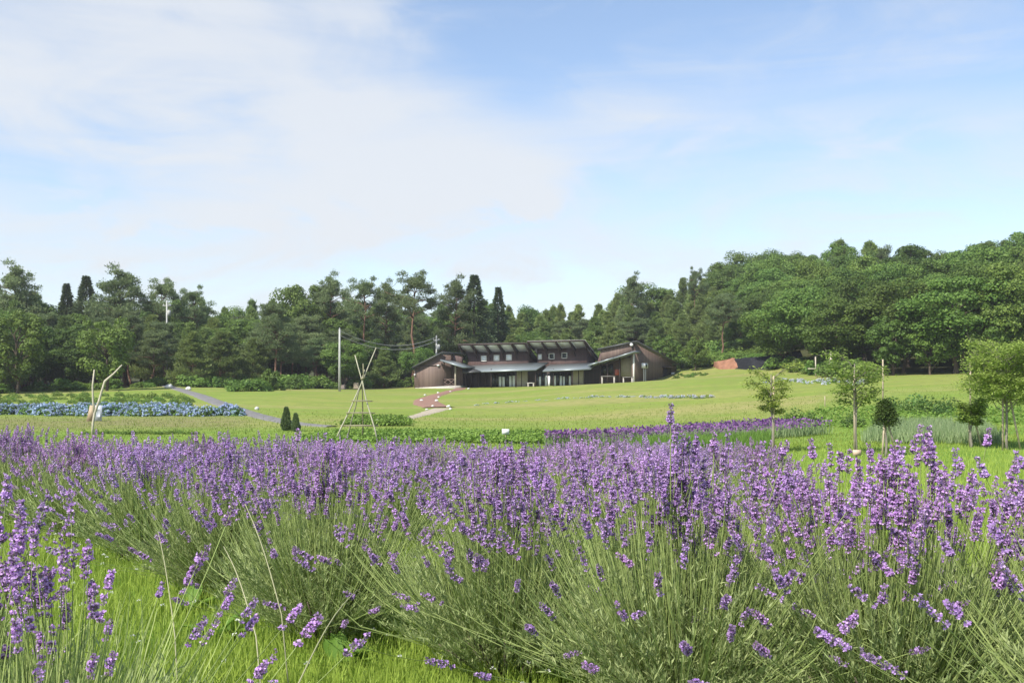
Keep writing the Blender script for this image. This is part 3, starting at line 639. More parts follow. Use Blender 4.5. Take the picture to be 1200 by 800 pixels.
SKX = [-200, 0, 30, 55, 80, 120, 150, 190, 235, 260, 290, 320, 350, 385, 405, 430, 460, 500, 530, 570, 600, 620, 640, 660, 690, 715, 738, 760, 790, 815, 850, 870, 900, 940, 980, 1020, 1060, 1100, 1130, 1170, 1200, 1400]
SKYY = [340, 345, 332, 352, 350, 352, 345, 346, 352, 354, 352, 346, 335, 333, 345, 345, 350, 352, 345, 350, 352, 360, 350, 352, 352, 347, 335, 336, 328, 318, 306, 294, 291, 291, 283, 288, 280, 287, 284, 274, 267, 262]
def skyl(px): return np.interp(px, SKX, SKYY)
EDX = [-300, 0, 250, 420, 560, 700, 800, 850, 900, 950, 1000, 1200, 1500]
EDY = [104, 106, 116, 128, 139, 140, 150, 148, 132, 108, 98, 93, 92]
DEP = [40, 40, 40, 42, 40, 42, 42, 45, 50, 62, 70, 72, 75]
FTX = [-300, 0, 120, 250, 330, 420, 520, 600, 700, 800, 860, 900, 1000, 1100, 1200, 1500]
FTY = [375, 375, 380, 392, 392, 405, 400, 395, 392, 385, 372, 355, 345, 325, 298, 290]
LBL = {
 'l_y': ('bushy green pine packed in the wood behind the blue hydrangea row', 'pine tree', 'young pines of the wood behind the hydrangeas'),
 'l_b': ('dark leafy tree packed in the wood behind the blue hydrangea row', 'tree', 'leafy trees of the wood behind the hydrangeas'),
 'l_r': ('dark layered pine standing in the wood behind the blue hydrangea row', 'pine tree', 'layered pines of the wood behind the hydrangeas'),
 'm_y': ('soft green young pine in the wood behind the timber lodge', 'pine tree', 'young pines behind the lodge'),
 'm_b': ('leafy tree among the pines behind the timber lodge', 'tree', 'leafy trees behind the lodge'),
 'm_r': ('layered dark pine among young pines behind the timber lodge', 'pine tree', 'layered pines behind the lodge'),
 'r_b': ('rounded deep green leafy tree on the wooded hillside past the black sheeting', 'tree', 'leafy trees on the wooded hillside'),
 'r_y': ('pointed pine among leafy trees on the wooded hillside past the black sheeting', 'pine tree', 'pines on the wooded hillside'),
 'r_r': ('dark layered pine on the crest of the wooded hillside', 'pine tree', 'pines on the hillside crest')}
NAMES = {'y': 'young_pine_tree', 'b': 'broadleaf_tree', 'r': 'pine_tree'}
ntree = 0
for i in range(8):
    f = i / 7.0; px = -130 + rng.uniform(0, 20)
    while px < 1330:
        Y = np.interp(px, EDX, EDY) + np.interp(px, EDX, DEP) * f + rng.uniform(-2, 2)
        x = (px - CX) / F * Y
        sky_y = skyl(px); top = np.interp(px, FTX, FTY) * (1 - f ** .75) + sky_y * f ** .75 + rng.uniform(-5, 9) + (3 if f > .8 else 0)
        reg = 'l' if px < 540 else ('m' if px < 850 else 'r')
        p = rng.random()
        if reg == 'l': k = 'y' if p < .55 else ('b' if p < .78 else 'r')
        elif reg == 'm': k = 'y' if p < .85 else ('b' if p < .93 else 'r')
        else: k = 'b' if p < .9 else ('y' if f < .8 else 'r')
        h = (HZ - top) / F * Y - gz(x, Y)
        if h > 2.5:
            V_ = {'y': VY, 'b': VB, 'r': VR}[k]
            wd = np.clip(9.0 / h, .75, 1.35) if k == 'y' else np.clip(11.0 / h, .75, 1.3) * (rng.uniform(.85, 1.15) if reg == 'l' else rng.uniform(.9, 1.35))
            if reg == 'r' and k == 'b': wd *= .95
            if reg == 'm' and k == 'y' or (reg == 'l' and k == 'y' and rng.random() < .3): V_ = VYL + VYL[:1]
            plant(NAMES[k], V_[rng.integers(4)], x, Y, h, *LBL[reg + '_' + k], wide=wd); ntree += 1
        px += rng.uniform(.8, 1.2) * (3.9 if reg != 'r' else 5.6) * F / Y * (1 if k != 'b' else 1.1)
for px, top, Y, V_, nm, wd, lab, cat in (
    (28, 316, 128, VE[0], 'tall_pine_tree', 1.0, 'tall ragged pine rising above the wood at its far end from the lodge', 'pine tree'),
    (78, 329, 130, VC[1], 'cedar_tree', .95, 'short pointed dark cedar beside a taller cedar on the wood skyline', 'cedar tree'),
    (101, 320, 130, VC[0], 'cedar_tree', 1.0, 'narrow pointed dark cedar, the taller of the neighbouring pair above the wood', 'cedar tree'),
    (150, 319, 128, VE[0], 'tall_pine_tree', 1.1, 'wide flat-topped dark pine between the cedar pair and the pole in the wood', 'pine tree'),
    (188, 331, 132, VE[1], 'tall_pine_tree', .95, 'layered pine with spreading boughs just behind the pole top in the wood', 'pine tree'),
    (232, 340, 134, VE[1], 'tall_pine_tree', .8, 'small ragged pine on the skyline beyond the pole in the wood', 'pine tree'),
    (352, 332, 140, VB[1], 'broadleaf_tree', .8, 'rounded leafy tree bulging above the wood skyline behind the plain pole', 'tree'),
    (382, 326, 140, VE[0], 'tall_pine_tree', .8, 'thin-topped pine above the plain grey pole', 'pine tree'),
    (430, 330, 138, VE[1], 'tall_pine_tree', .9, 'open pine above the wood over the pole tripod', 'pine tree'),
    (448, 334, 141, VE[0], 'tall_pine_tree', .7, 'dark narrow pine over the sagging wire', 'pine tree'),
    (486, 323, 136, VE[1], 'tall_pine_tree', 1.05, 'bare-stemmed pine with a flat open crown, sky showing below its boughs', 'pine tree'),
    (528, 330, 138, VE[0], 'tall_pine_tree', .85, 'dense tall pine next to the pointed cedar above the lodge shed', 'pine tree'),
    (556, 319, 140, VC[0], 'cedar_tree', 1.1, 'tallest pointed cedar above the timber lodge', 'cedar tree'),
    (584, 334, 145, VC[1], 'cedar_tree', 1.0, 'small slim cedar standing clear above the lodge roof', 'cedar tree'),
    (738, 325, 165, VE[0], 'tall_pine_tree', .75, 'dark round-headed pine above the lodge wing', 'pine tree'),
    (812, 316, 170, VE[1], 'tall_pine_tree', .6, 'small flat pine where the skyline starts to climb the hillside', 'pine tree'),
    (985, 280, 165, VY[0], 'tall_pine_tree', .8, 'pale pointed pine over the crest of the wooded hillside', 'pine tree'),
    (1020, 282, 165, VY[2], 'tall_pine_tree', .9, 'second pale pointed pine on the hillside crest', 'pine tree'),
    (320, 356, 121, VR[2], 'pine_tree', 1.0, 'dark heavy pine at the wood edge behind the lawn shrubs', 'pine tree'),
    (845, 345, 138, VR[3], 'pine_tree', 1.0, 'dark spreading pine above the red earth bank', 'pine tree')):
    p = at(px, top, Y); plant(nm, V_, p[0], Y, p[2] - gz(p[0], Y), lab, cat, None, wide=wd * 13 / 13)
# fringe of low shrubs along the wood edge and over the slope beside the lodge
def bushes(n, pxr, Yf, hr, name, label, group, vs=VS):
    for k in range(n):
        px = pxr[0] + (pxr[1] - pxr[0]) * (k + rng.random()) / n; Y = Yf(px) + rng.uniform(-2.5, 2.5); x = (px - CX) / F * Y
        plant(name, vs[rng.integers(len(vs))], x, Y, rng.uniform(*hr), label, 'bush', group, wide=rng.uniform(.9, 1.4), parts=('stem', 'foliage'))
edge = lambda px: np.interp(px, EDX, EDY) - 1
bushes(16, (-40, 255), lambda p: edge(p) - .5, (.8, 1.9), 'shrub', 'low green shrub at the foot of the wood beyond the hydrangeas', 'shrubs at the wood foot')
bushes(17, (255, 490), lambda p: edge(p) + .8, (.9, 2.1), 'shrub', 'leafy shrub at the foot of the wood between path and lodge', 'shrubs between path and lodge')
bushes(46, (690, 905), lambda p: 142, (1.0, 2.4), 'shrub', 'bright shrub on the rough slope behind the lodge wing', 'shrubs on the slope')
bushes(34, (775, 905), lambda p: 135.5, (.8, 1.8), 'shrub', 'bright shrub on the rough slope above the earth bank', 'shrubs above the earth bank')
for k, (px, y, h, Y) in enumerate(((968, 437, 4.5, 104), (1090, 437, 6.0, 94), (1045, 437, 6.5, 95), (1155, 437, 6.5, 92), (125, 462, 8.0, 102), (20, 462, 8.5, 101), (780, 420, 5.5, 132), (815, 420, 4.5, 131))):
    x = (px - CX) / F * Y
    plant('broadleaf_tree', VBL[k % 2], x, Y, h, ('small light green tree at the foot of the hillside wood', 'small light green tree at the foot of the hillside wood', 'small light green tree at the foot of the hillside wood', 'small light green tree at the foot of the hillside wood',
          'pale leafy tree at the wood edge behind the forked branch', 'pale leafy tree at the wood edge at the end of the hydrangea row', 'small light tree just behind the lodge wing', 'light young tree over the end of the earth bank')[k], 'tree', 'light trees at the hillside foot' if k < 4 else None)

bushes(12, (902, 1010), lambda p: edge(p) - 1.5, (1.0, 2.2), 'shrub', 'green shrub at the hillside foot past the black sheeting', 'shrubs past the black sheeting')
bushes(9, (790, 830), lambda p: 125.3, (.4, .7), 'shrub', 'low green bush along the top edge of the red earth bank', 'low bushes at the red bank')
# lawn shrubs
for px, py, h, wd, V_, lab in ((289, 458, 1.6, 1.25, VS[2], 'low leaning shrub on the lawn edge nearest the gravel path'), (318, 457, 3.0, .75, VS[1], 'tall rounded dark shrub on the lawn edge'),
                               (344, 456, 2.2, .95, VS[1], 'bright green round shrub beside the tall dark one'), (379, 455, 1.5, 1.0, VS[0], 'small bright round shrub near the plain grey pole')):
    p = gpix(px, py); plant('lawn_shrub', V_, p[0], p[1], h, lab, 'bush', None, wide=wd, parts=('stem', 'foliage'))
def conelet(px, py, h, r, lab):
    p = gpix(px, py); o = thing('dwarf_conifer', p - [0, 0, .05], lab, 'conifer'); cm = MB(); tm = MB(); n = 2600
    t = rng.random(n); a = rng.uniform(0, 6.28, n); rr = r * np.minimum(1, .55 + t * 2.2) * (1.02 - t) ** .55 * 1.15 * rng.uniform(.5, 1.12, n) ** .5 * (1.0 - .45 * t) * (1 + .15 * np.sin(a * 3 + t * 9))
    P = np.column_stack([np.cos(a) * rr, np.sin(a) * rr, t * h * .93 + .04]); D = nrm(np.column_stack([np.cos(a) * .5, np.sin(a) * .5, np.ones(n)]) + rdir(n) * .4)
    leaves(cm, P, D, rdir(n), .13, .045); cm.obj('foliage', L_DPINE, o); tube(tm, [(0, 0, -.1), (0, 0, h * .8)], [.03, .01], 5); tm.obj('stem', BARK, o)
conelet(335.5, 504.5, 1.22, .27, 'taller of two small upright dark conifers on the field'); conelet(346.5, 505.5, .9, .2, 'shorter of two small upright conifers on the field')

# ------------------------------------------------------------------ plantings
def hyd_variant(mat, nf=46, Rr=.75, H=.85, leafn=700, lm=None):
    cm = MB(); fm = MB()
    d = rdir(leafn); d[:, 2] = np.abs(d[:, 2]); P = d * [Rr, Rr, H] * rng.uniform(.6, 1, (leafn, 1)); Nn = nrm(d + rdir(leafn) * .6 + [0, 0, .4])
    leaves(cm, P, nrm(np.cross(Nn, rdir(leafn))), Nn, .16, .11)
    d = rdir(nf); d[:, 2] = np.abs(d[:, 2]) * .9 + .05; d = nrm(d); C = d * [Rr, Rr, H] * rng.uniform(.93, 1.05, (nf, 1))
    for c in C:
        n = 26; q = rdir(n); q2 = nrm(np.cross(q, rdir(n))); r_ = rng.uniform(.07, .11)
        leaves(fm, c + q * r_ - q2 * .03, q2, q, .062, .06, mid=.5)
    return cm.mesh('hydrangea_leaves', lm or L_HYD), fm.mesh('hydrangea_blooms', mat)
HB = [hyd_variant(P_BLUE, n_f) for n_f in (60, 50, 34)]; HP = [hyd_variant(P_PALE, 13, .6, .32, 110, L_BUSH) for _ in range(2)]
def hyd(p, V_, s, lab, grp, sz=1.0):
    o = thing('hydrangea_bush', p - [0, 0, .06], lab, 'hydrangea', grp, rng.uniform(0, 6.28), (s, s, s * sz)); link('foliage', V_[0], o); link('blooms', V_[1], o)
for k in range(32):
    px = -30 + 310 * (k + .5) / 32 + rng.uniform(-2, 2); py = 487.0 + 1.5 * math.sin(k) * .3 + (0 if px > 60 else -1.5)
    hyd(gpix(px, py), HB[rng.integers(2)], rng.uniform(.72, .98), 'blue hydrangea bush in the front line of the long blue row', 'blue hydrangeas, front line')
for k in range(27):
    px = -30 + 255 * (k + .5) / 27 + rng.uniform(-3, 3)
    hyd(gpix(px, 481.0), HB[2], rng.uniform(.6, .85), 'greener hydrangea bush in the back line of the long blue row', 'blue hydrangeas, back line')
for k in range(46):
    t = k / 45; px = 562 + 268 * t + rng.uniform(-3, 3); py = 474.5 - 9.5 * math.sin(min(t * 1.5, 1) * 1.57) + (3.5 * (t - .6) if t > .6 else 0) + rng.uniform(-.9, .9)
    if rng.random() < .25 and t < .6: continue
    hyd(gpix(px, py), HP[k % 2], rng.uniform(.4, .85) * (1.1 if t > .7 else .8), 'small pale hydrangea in the broken line across the lawn below the lodge', 'pale hydrangeas across the lawn')
for k in range(30):
    px = rng.uniform(897, 1010); hyd(gpix(px, rng.uniform(445, 451), hi=105), HP[k % 2], rng.uniform(.6, .95), 'small pale hydrangea on the rise below the black sheeting', 'pale hydrangeas below the sheeting')
def tuft_variant(mat, n, Rr, H, Ls, Ws, blades=False):
    m = MB(); a = rng.uniform(0, 6.28, n); rr = np.sqrt(rng.random(n)) * Rr
    if blades:
        P = np.column_stack([np.cos(a) * rr * .4, np.sin(a) * rr * .4, np.zeros(n)]); D = nrm(np.column_stack([np.cos(a) * rr * 1.2, np.sin(a) * rr * 1.2, np.full(n, H)]) + rdir(n) * .1 * H)
        leaves(m, P, D, rdir(n), rng.uniform(.6, 1, n) * H, Ws, mid=.3)
    else:
        P = np.column_stack([np.cos(a) * rr, np.sin(a) * rr, rng.uniform(.05, 1, n) * H * np.sqrt(np.maximum(1 - (rr / Rr) ** 2, .05))]); Nn = nrm(rdir(n) + [0, 0, .8]); leaves(m, P, nrm(np.cross(Nn, rdir(n))), Nn, Ls, Ws)
    return m.mesh('foliage', mat)
TV = [tuft_variant(L_HYD, 380, .55, .7, .13, .08) for _ in range(2)] + [tuft_variant(L_BUSH, 380, .6, .55, .13, .08)]
def mono(name, me, p, s, lab, cat, grp):
    o = link(name, me); o.location = [float(q) for q in p]; o.rotation_euler = (0, 0, rng.uniform(0, 6.28)); o.scale = (s, s, s * rng.uniform(.8, 1.15)); return tag(o, lab, cat, grp)
for r_ in range(6):
    n = 17
    for k in range(n):
        t = (k + rng.uniform(.2, .8)) / n; px = -25 + 270 * t - r_ * 6; py = 475.5 - r_ * 2.1 - 1.0 * math.sin(t * 3)
        if px > 232 - (5 - r_) * 2 or rng.random() < .15: continue
        mono('young_shrub', TV[2], gpix(px, py), rng.uniform(.5, .9), 'small young shrub planted on the yellow slope behind the blue hydrangeas', 'bush', 'young shrubs on the slope')
for k in range(22):
    mono('seedling', TV[2], gpix(100 + 6.2 * k + rng.uniform(-1, 1), 508.5 + .5 * math.sin(k)), rng.uniform(.26, .4), 'small green plant in the single planted line behind the lavender', 'plant', 'planted line behind the lavender')
for k in range(9):
    mono('weed_clump', TV[1], gpix(*[(930, 498), (948, 499), (1000, 500), (1045, 481), (1062, 483), (1086, 484), (1112, 482), (1074, 480), (1104, 487)][k]), rng.uniform(.8, 1.3), 'dark green weed clump on the grass between the young staked trees', 'plant', 'weed clumps among the young trees')
def scatter(name, poly_fn, n, mat, Ls, Ws, hr, label, cat, m2=None, n2=0, blades=False, h2=None, S2=(.09, .08)):
    P = poly_fn(n); m = MB(); z = rng.uniform(*hr, n) if not blades else np.zeros(n); P3 = np.column_stack([P, ground(P[:, 0], P[:, 1]) + z])
    D = nrm(rdir(n) * .35 + [0, 0, 1]) if blades else rdir(n) * [1, 1, .5]
    leaves(m, P3, D, rdir(n) + ([0, 0, 0] if blades else [0, 0, 1.2]), rng.uniform(.6, 1.2, n) * Ls, rng.uniform(.7, 1.2, n) * Ws, mid=.3 if blades else .45)
    mats = [mat]
    if n2:
        P = poly_fn(n2); P3 = np.column_stack([P, ground(P[:, 0], P[:, 1]) + rng.uniform(*h2, n2)])
        leaves(m, P3, rdir(n2), rdir(n2) + [0, 0, .4], S2[0], S2[1], m=1); mats.append(m2)
    o = m.obj(name, mats); return tag(o, label, cat, kind='stuff')
def quadfn(c4):          # four ground points: near-left, near-right, far-right, far-left (pixels)
    c = [gpix(*p)[:2] for p in c4]
    def f(n):
        a = rng.random(n)[:, None]; b = rng.random(n)[:, None]; return (c[0] * (1 - a) + c[1] * a) * (1 - b) + (c[3] * (1 - a) + c[2] * a) * b
    return f
def rowsfn(c4, rows, jit):
    c = [gpix(*p)[:2] for p in c4]
    def f(n):
        a = rng.random(n)[:, None]; b = ((rng.integers(0, rows, n) + .5) / rows)[:, None]; P = (c[0] * (1 - a) + c[1] * a) * (1 - b) + (c[3] * (1 - a) + c[2] * a) * b
        return P + rng.normal(0, jit, (n, 2))
    return f
scatter('bean_rows', rowsfn([(400, 500), (482, 500), (470, 491), (418, 491)], 4, .22), 6000, L_CROP, .16, .12, (.02, .3), 'dark green crop rows behind the pole tripod', 'crop')
scatter('leafy_crop', rowsfn([(352, 519), (660, 521), (640, 507), (392, 507)], 6, .35), 30000, L_CROP, .15, .11, (.0, .17), 'low leafy green crop across the flat below the lawn', 'crop')
IR = [(648, 520), (905, 510.5), (960, 498), (640, 514)]
ci = [gpix(*p)[:2] for p in [(640, 526.5), (850, 519), (975, 508.5), (905, 506.5), (800, 513.2), (640, 525)]]
def irisfn(n):
    t = rng.random(n); near = np.stack([np.interp(t, [0, .6, 1], [ci[0][k], ci[1][k], ci[2][k]]) for k in (0, 1)], 1); far = np.stack([np.interp(t, [0, .5, 1], [ci[5][k], ci[4][k], ci[3][k]]) for k in (0, 1)], 1)
    b = rng.random(n)[:, None]; return near * (1 - b) + far * b
scatter('iris_bed', irisfn, 11000, L_SEDGE, .56, .035, (0, .1), 'long bed of purple irises curving across the green below the lawn', 'flower bed', P_IRIS, 4300, True, (.36, .66), (.11, .09))
scatter('iris_leaves', quadfn([(740, 538), (900, 533), (905, 520), (750, 527)]), 9000, L_CROP, .55, .04, (0, .1), 'tall blade-like leaves in front of the purple iris bed', 'plants', blades=True)
scatter('sedge', quadfn([(1010, 520), (1175, 522), (1150, 500), (1030, 500)]), 12000, L_SEDGE, .5, .035, (0, .1), 'pale tall sedge growing behind the staked trees', 'grass', blades=True)
scatter('weeds', quadfn([(880, 503), (1200, 498), (1200, 480), (960, 478)]), 5000, L_CROP, .22, .1, (0, .18), 'rough weeds on the green below the hill', 'weeds')

# ------------------------------------------------------------------ garden structures
BAMBOO = solid('bamboo', (0.38, 0.36, 0.25), .6, .25, 5); BAMBOOD = solid('dark_bamboo', (0.26, 0.24, 0.14), .65, .3, 5)
DRIFT = solid('pale_branch', (0.52, 0.46, 0.36), .8, .3, 6); STK = solid('stake_wood', (0.44, 0.36, 0.25), .8, .25, 5)
Yt = 42.0; gzt = gz(at(425, 0, Yt)[0], Yt)
tr = thing('pole_tripod', (at(425, 0, Yt)[0], Yt, gzt), 'tall tripod of bamboo poles tied with crossbars standing beyond the lavender', 'plant support')
def rel(px, py, Y, o): p = at(px, py, Y); return p - np.array(o.location)
def ground_rel(px, Y, o): x = (px - CX) / F * Y; return np.array([x, Y, gz(x, Y) - .1]) - np.array(o.location)
apex = rel(425.5, 443, Yt, tr)
for (fx, fY), (tx, ty, tY) in (((391, 41.4), (441, 407, 42.3)), ((443, 41.2), (416, 416, 42.4)), ((424.5, 43.2), (425.5, 426, 41.8)), ((407, 43.5), (427, 433, 42))):
    b = MB(); f0 = ground_rel(fx, fY, tr); t1 = rel(tx, ty, tY, tr); k = 7; t = np.linspace(0, 1, k)[:, None]
    a0 = apex + rng.normal(0, .03, 3); s = np.linalg.norm(a0 - f0) / (np.linalg.norm(a0 - f0) + np.linalg.norm(t1 - a0))
    P = np.where(t < s, f0 + (a0 - f0) * t / s, a0 + (t1 - a0) * (t - s) / (1 - s)); P[1:-1] += rng.normal(0, .015, (k - 2, 3)); tube(b, P, np.linspace(.034, .022, k), 7); b.obj('pole', BAMBOO if fx != 424.5 else BAMBOOD, tr)
for xa, xb, y_ in ((411.5, 436.5, 469.5), (405.5, 439, 483.5), (398.5, 443.5, 498.5)):
    b = MB(); tube(b, [rel(xa, y_, 41.6, tr), rel(xb, y_ + .4, 41.6, tr)], .03, 6); tube(b, [rel(xa + 2, y_ + .6, 41.65, tr), rel((xa + xb) / 2, y_ - .6, 42.9, tr), rel(xb - 2, y_ + .3, 41.65, tr)], .028, 6); b.obj('crossbar', BAMBOOD, tr)
b = MB(); tube(b, [apex + [-.08, 0, -.06], apex + [.08, 0, .06]], .06, 8); b.obj('lashing', BAMBOOD, tr)
# forked branch with little boards
Yb = 45.0; xb_ = at(108, 0, Yb)[0]; fb = thing('forked_branch', (xb_, Yb, gz(xb_, Yb)), 'crooked pale forked branch stuck upright in front of the blue hydrangeas', 'branch')
b = MB(); tube(b, [ground_rel(108, Yb, fb), rel(109, 496, Yb, fb), rel(111, 484, Yb, fb), rel(116, 470, Yb, fb), rel(120, 456, Yb, fb), rel(123, 446.5, Yb, fb), rel(133, 438, Yb, fb), rel(143, 427.5, Yb, fb)], [.06, .055, .06, .055, .05, .055, .04, .028], 7); b.obj('main_stem', DRIFT, fb)
b = MB(); tube(b, [rel(111, 485, Yb, fb), rel(109, 470, Yb, fb), rel(108.5, 452, Yb, fb), rel(110.5, 433, Yb, fb)], [.05, .045, .04, .028], 7); b.obj('side_stem', DRIFT, fb)
Yn = 60.0; xn = at(112, 0, Yn)[0]; ab = thing('folding_board', (xn, Yn, gz(xn, Yn)), 'small folding board with tan and grey faces standing at the hydrangea row', 'sign board')
h_ = .95
b = MB(); hexa(b, [(-.42, -.32, 0), (-.02, -.12, 0), (-.02, -.09, 0), (-.42, -.29, 0), (-.30, -.1, h_), (-.02, -.04, h_), (-.02, -.01, h_), (-.30, -.07, h_)]); b.obj('face_panel', solid('tan_board', (.42, .32, .2), .7), ab)
b = MB(); hexa(b, [(-.01, -.12, 0), (.46, -.25, 0), (.46, -.22, 0), (-.01, -.09, 0), (-.01, -.04, h_), (.42, -.05, h_), (.42, -.02, h_), (-.01, -.01, h_)]); b.obj('face_panel', solid('grey_board', (.42, .45, .48), .6), ab)
# stones, blocks, small signs
ROCKM = solid('pale_stone', (0.62, 0.60, 0.56), .9, .2, 4, bump=.4); BLOCK = solid('tan_block', (0.42, 0.34, 0.23), .85, .25); ROCKD = solid('brown_block', (.25, .2, .17), .9, .3)
def rock_mesh(seed):
    r_ = np.random.default_rng(seed); V = []; T = []
    import bmesh
    bm = bmesh.new(); bmesh.ops.create_icosphere(bm, subdivisions=2, radius=1.0)
    for v in bm.verts: v.co *= 1 + .18 * math.sin(v.co.x * 3 + seed) * math.cos(v.co.y * 2.5 + seed) + r_.uniform(-.06, .06); v.co.z *= .75
    me = bpy.data.meshes.new('rock'); bm.to_mesh(me); bm.free(); me.materials.append(ROCKM); return me
RK = [rock_mesh(i) for i in range(3)]
def rock(px, py, r, lab, grp=None, Y=None):
    p = gpix(px, py); o = link('stone', RK[rng.integers(3)]); o.location = p + [0, 0, r * .45]; o.scale = (r, r, r); o.rotation_euler = (0, 0, rng.uniform(0, 6)); tag(o, lab, 'stone', grp)
for px, py, r in ((498, 463.5, .22), (513.5, 461, .25), (527.5, 459.5, .22), (494, 470, .26), (511.5, 470.5, .27), (507, 477, .25), (525.5, 477.5, .3), (528, 480, .22), (549, 456, .26), (500, 480.5, .18), (514, 466, .2)):
    rock(px, py, r * .58, 'whitish stone edging the winding red path', 'stones edging the red path')
rock(198, 455.5, .42, 'pale boulder at the top of the gravel path'); rock(592, 453, .2, 'small white stone on the crest in front of the lodge glazing')
rock(443, 496.5, .22, 'small white stone at the end of the gravel path by the tripod'); rock(301, 480, .18, 'tiny white stone beside the middle of the gravel path'); rock(221, 457, .3, 'low stone beside the pale block near the gravel path')
def block(px, py, w_, h_, mat, lab):
    p = gpix(px, py); import bmesh
    bm = bmesh.new(); bmesh.ops.create_cube(bm, size=1); bmesh.ops.scale(bm, vec=(w_, w_ * .7, h_), verts=bm.verts); bmesh.ops.bevel(bm, geom=bm.edges[:] , offset=.05, segments=2, affect='EDGES')
    for v in bm.verts: v.co.x *= 1 - .06 * (v.co.z > 0); v.co += Vector(rng.normal(0, .012, 3))
    me = bpy.data.meshes.new('block'); bm.to_mesh(me); bm.free(); me.materials.append(mat); o = link('stone_block', me); o.location = p + [0, 0, h_ * .48]; o.rotation_euler = (0, 0, rng.uniform(-.3, .3)); tag(o, lab, 'block')
block(213, 450.5, .75, .72, BLOCK, 'squared tan block beside the head of the gravel path'); block(218.5, 451.5, .4, .5, ROCKM, 'narrow pale block leaning beside the tan one')
block(401, 456, .8, .55, ROCKD, 'dark weathered block at the foot of the plain grey pole'); block(417.5, 455.5, .65, .8, BLOCK, 'upright tan block on the lawn edge right of the plain pole'.replace(' right of', ' past'))
def small_sign(px, py, ytop, w_, mat, lab, Y=None, two=None):
    p = gpix(px, py); s = p[1] / F; h = (py - ytop) * s; o = thing('garden_sign', p, lab, 'sign'); hb = w_ * s
    b = MB(); tube(b, [(0, .02, -.1), (0, .02, h)], .018, 6); b.obj('post', STK, o)
    b = MB(); box(b, -hb / 2, hb / 2, -.02, .0, h - hb * .72, h); b.obj('board', mat, o)
small_sign(592.5, 517, 502.5, 8.5, WHITE, 'small white square plate on a stake in the leafy crop')
small_sign(1004, 560, 527, 9.5, solid('pinkish_board', (.62, .45, .33), .7, .3, 9), 'small pinkish board on a stake under the young staked trees')
# free standing posts on the right
def post(px, ytop, ybase, lab, r=.05, Y=None):
    p = gpix(px, ybase); h = (HZ - ytop) / F * p[1] - p[2]; b = MB(); tube(b, [(0, 0, -.2), (.01, 0, h * .6), (0, 0, h)], [r * 1.1, r, r * .9], 8)
    o = b.obj('wooden_post', STK); o.location = p; tag(o, lab, 'post')
post(1034.5, 421, 478, 'bare wooden post rising behind the small dark round tree', .045); post(1137, 425, 482, 'bare wooden post rising behind the smallest staked tree', .045)
post(966.5, 464, 476, 'short thin stake on the hill slope between two young trees', .03)
# wooden frame by the black sheeting
p = gpix(968, 441, hi=115); wf = thing('branch_frame', p, 'rough frame of poles propped in front of the black sheeting', 'wooden frame')
b = MB(); s = p[1] / F
for (xa, ya), (xb, yb) in (((956, 441), (956, 418)), ((966, 441), (975, 420)), ((980, 441), (972, 421)), ((973, 441), (974, 412))):
    tube(b, [((xa - 968) * s, 0, -(ya - 441) * s - .1), ((xb - 968) * s, .1, -(yb - 441) * s)], .06, 6)
b.obj('pole', DRIFT, wf)
b = MB(); tube(b, [(-21 * s, .1, 9 * s), (17 * s, .1, 9.3 * s)], .05, 6); b.obj('rail', DRIFT, wf)
# earth bank and black sheeting
def bank(name, line, off, mat, hgt, kind, lab=None, cat=None):
    """a steep face following pixels along its foot, leaning back up the slope"""
    pts = [gpix(px, py, hi=128) for px, py in line]; cs = [np.array([q[0] * (q[1] + off) / q[1], q[1] + off, 0]) for q in pts]
    n = 40; t = np.linspace(0, len(cs) - 1, n); X = np.interp(t, range(len(cs)), [c[0] for c in cs]); Yy = np.interp(t, range(len(cs)), [c[1] for c in cs]); H = np.interp(t, range(len(hgt)), hgt) * (1 + .06 * np.sin(t * 2.3) + .02 * rng.normal(size=n))
    m = 9; V = []
    for j in range(m):
        f = j / (m - 1); yy = Yy + f * 2.6 + .18 * np.sin(t * 3.1 + f * 3) + .10 * rng.normal(size=n); V.append(np.column_stack([X, yy, ground(X, Yy) - .3 + (H + .3) * f ** .85 + .03 * rng.normal(size=n)]))
    V.append(np.column_stack([X, Yy + 6, ground(X, Yy + 6) - .5])); m += 1
    V = np.stack(V, 1).reshape(-1, 3); ii = np.arange(n * m).reshape(n, m); b = MB(); b.add(V, Q=np.stack([ii[:-1, :-1], ii[1:, :-1], ii[1:, 1:], ii[:-1, 1:]], -1).reshape(-1, 4), tint=.5)
    o = b.obj(name, mat, smooth=True); tag(o, lab, cat, kind=kind); return o
bank('earth_bank', [(792, 442), (822, 442), (845, 442), (866, 441.5)], 19, solid('red_earth', (.30, .145, .085), .95, .35, 1.5, bump=.5), [.35, .8, 1.2, 1.5], 'structure')
TARP = solid('black_sheeting', (.02, .021, .025), .75, .4, 1.2, bump=.8, spec=.15)
bank('black_sheet', [(861, 441), (885, 441), (915, 440.5), (945, 440)], 16, TARP, [1.3, 1.55, 1.9, 2.1], 'thing', 'creased black sheeting laid over the bank at the foot of the hillside', 'tarpaulin')

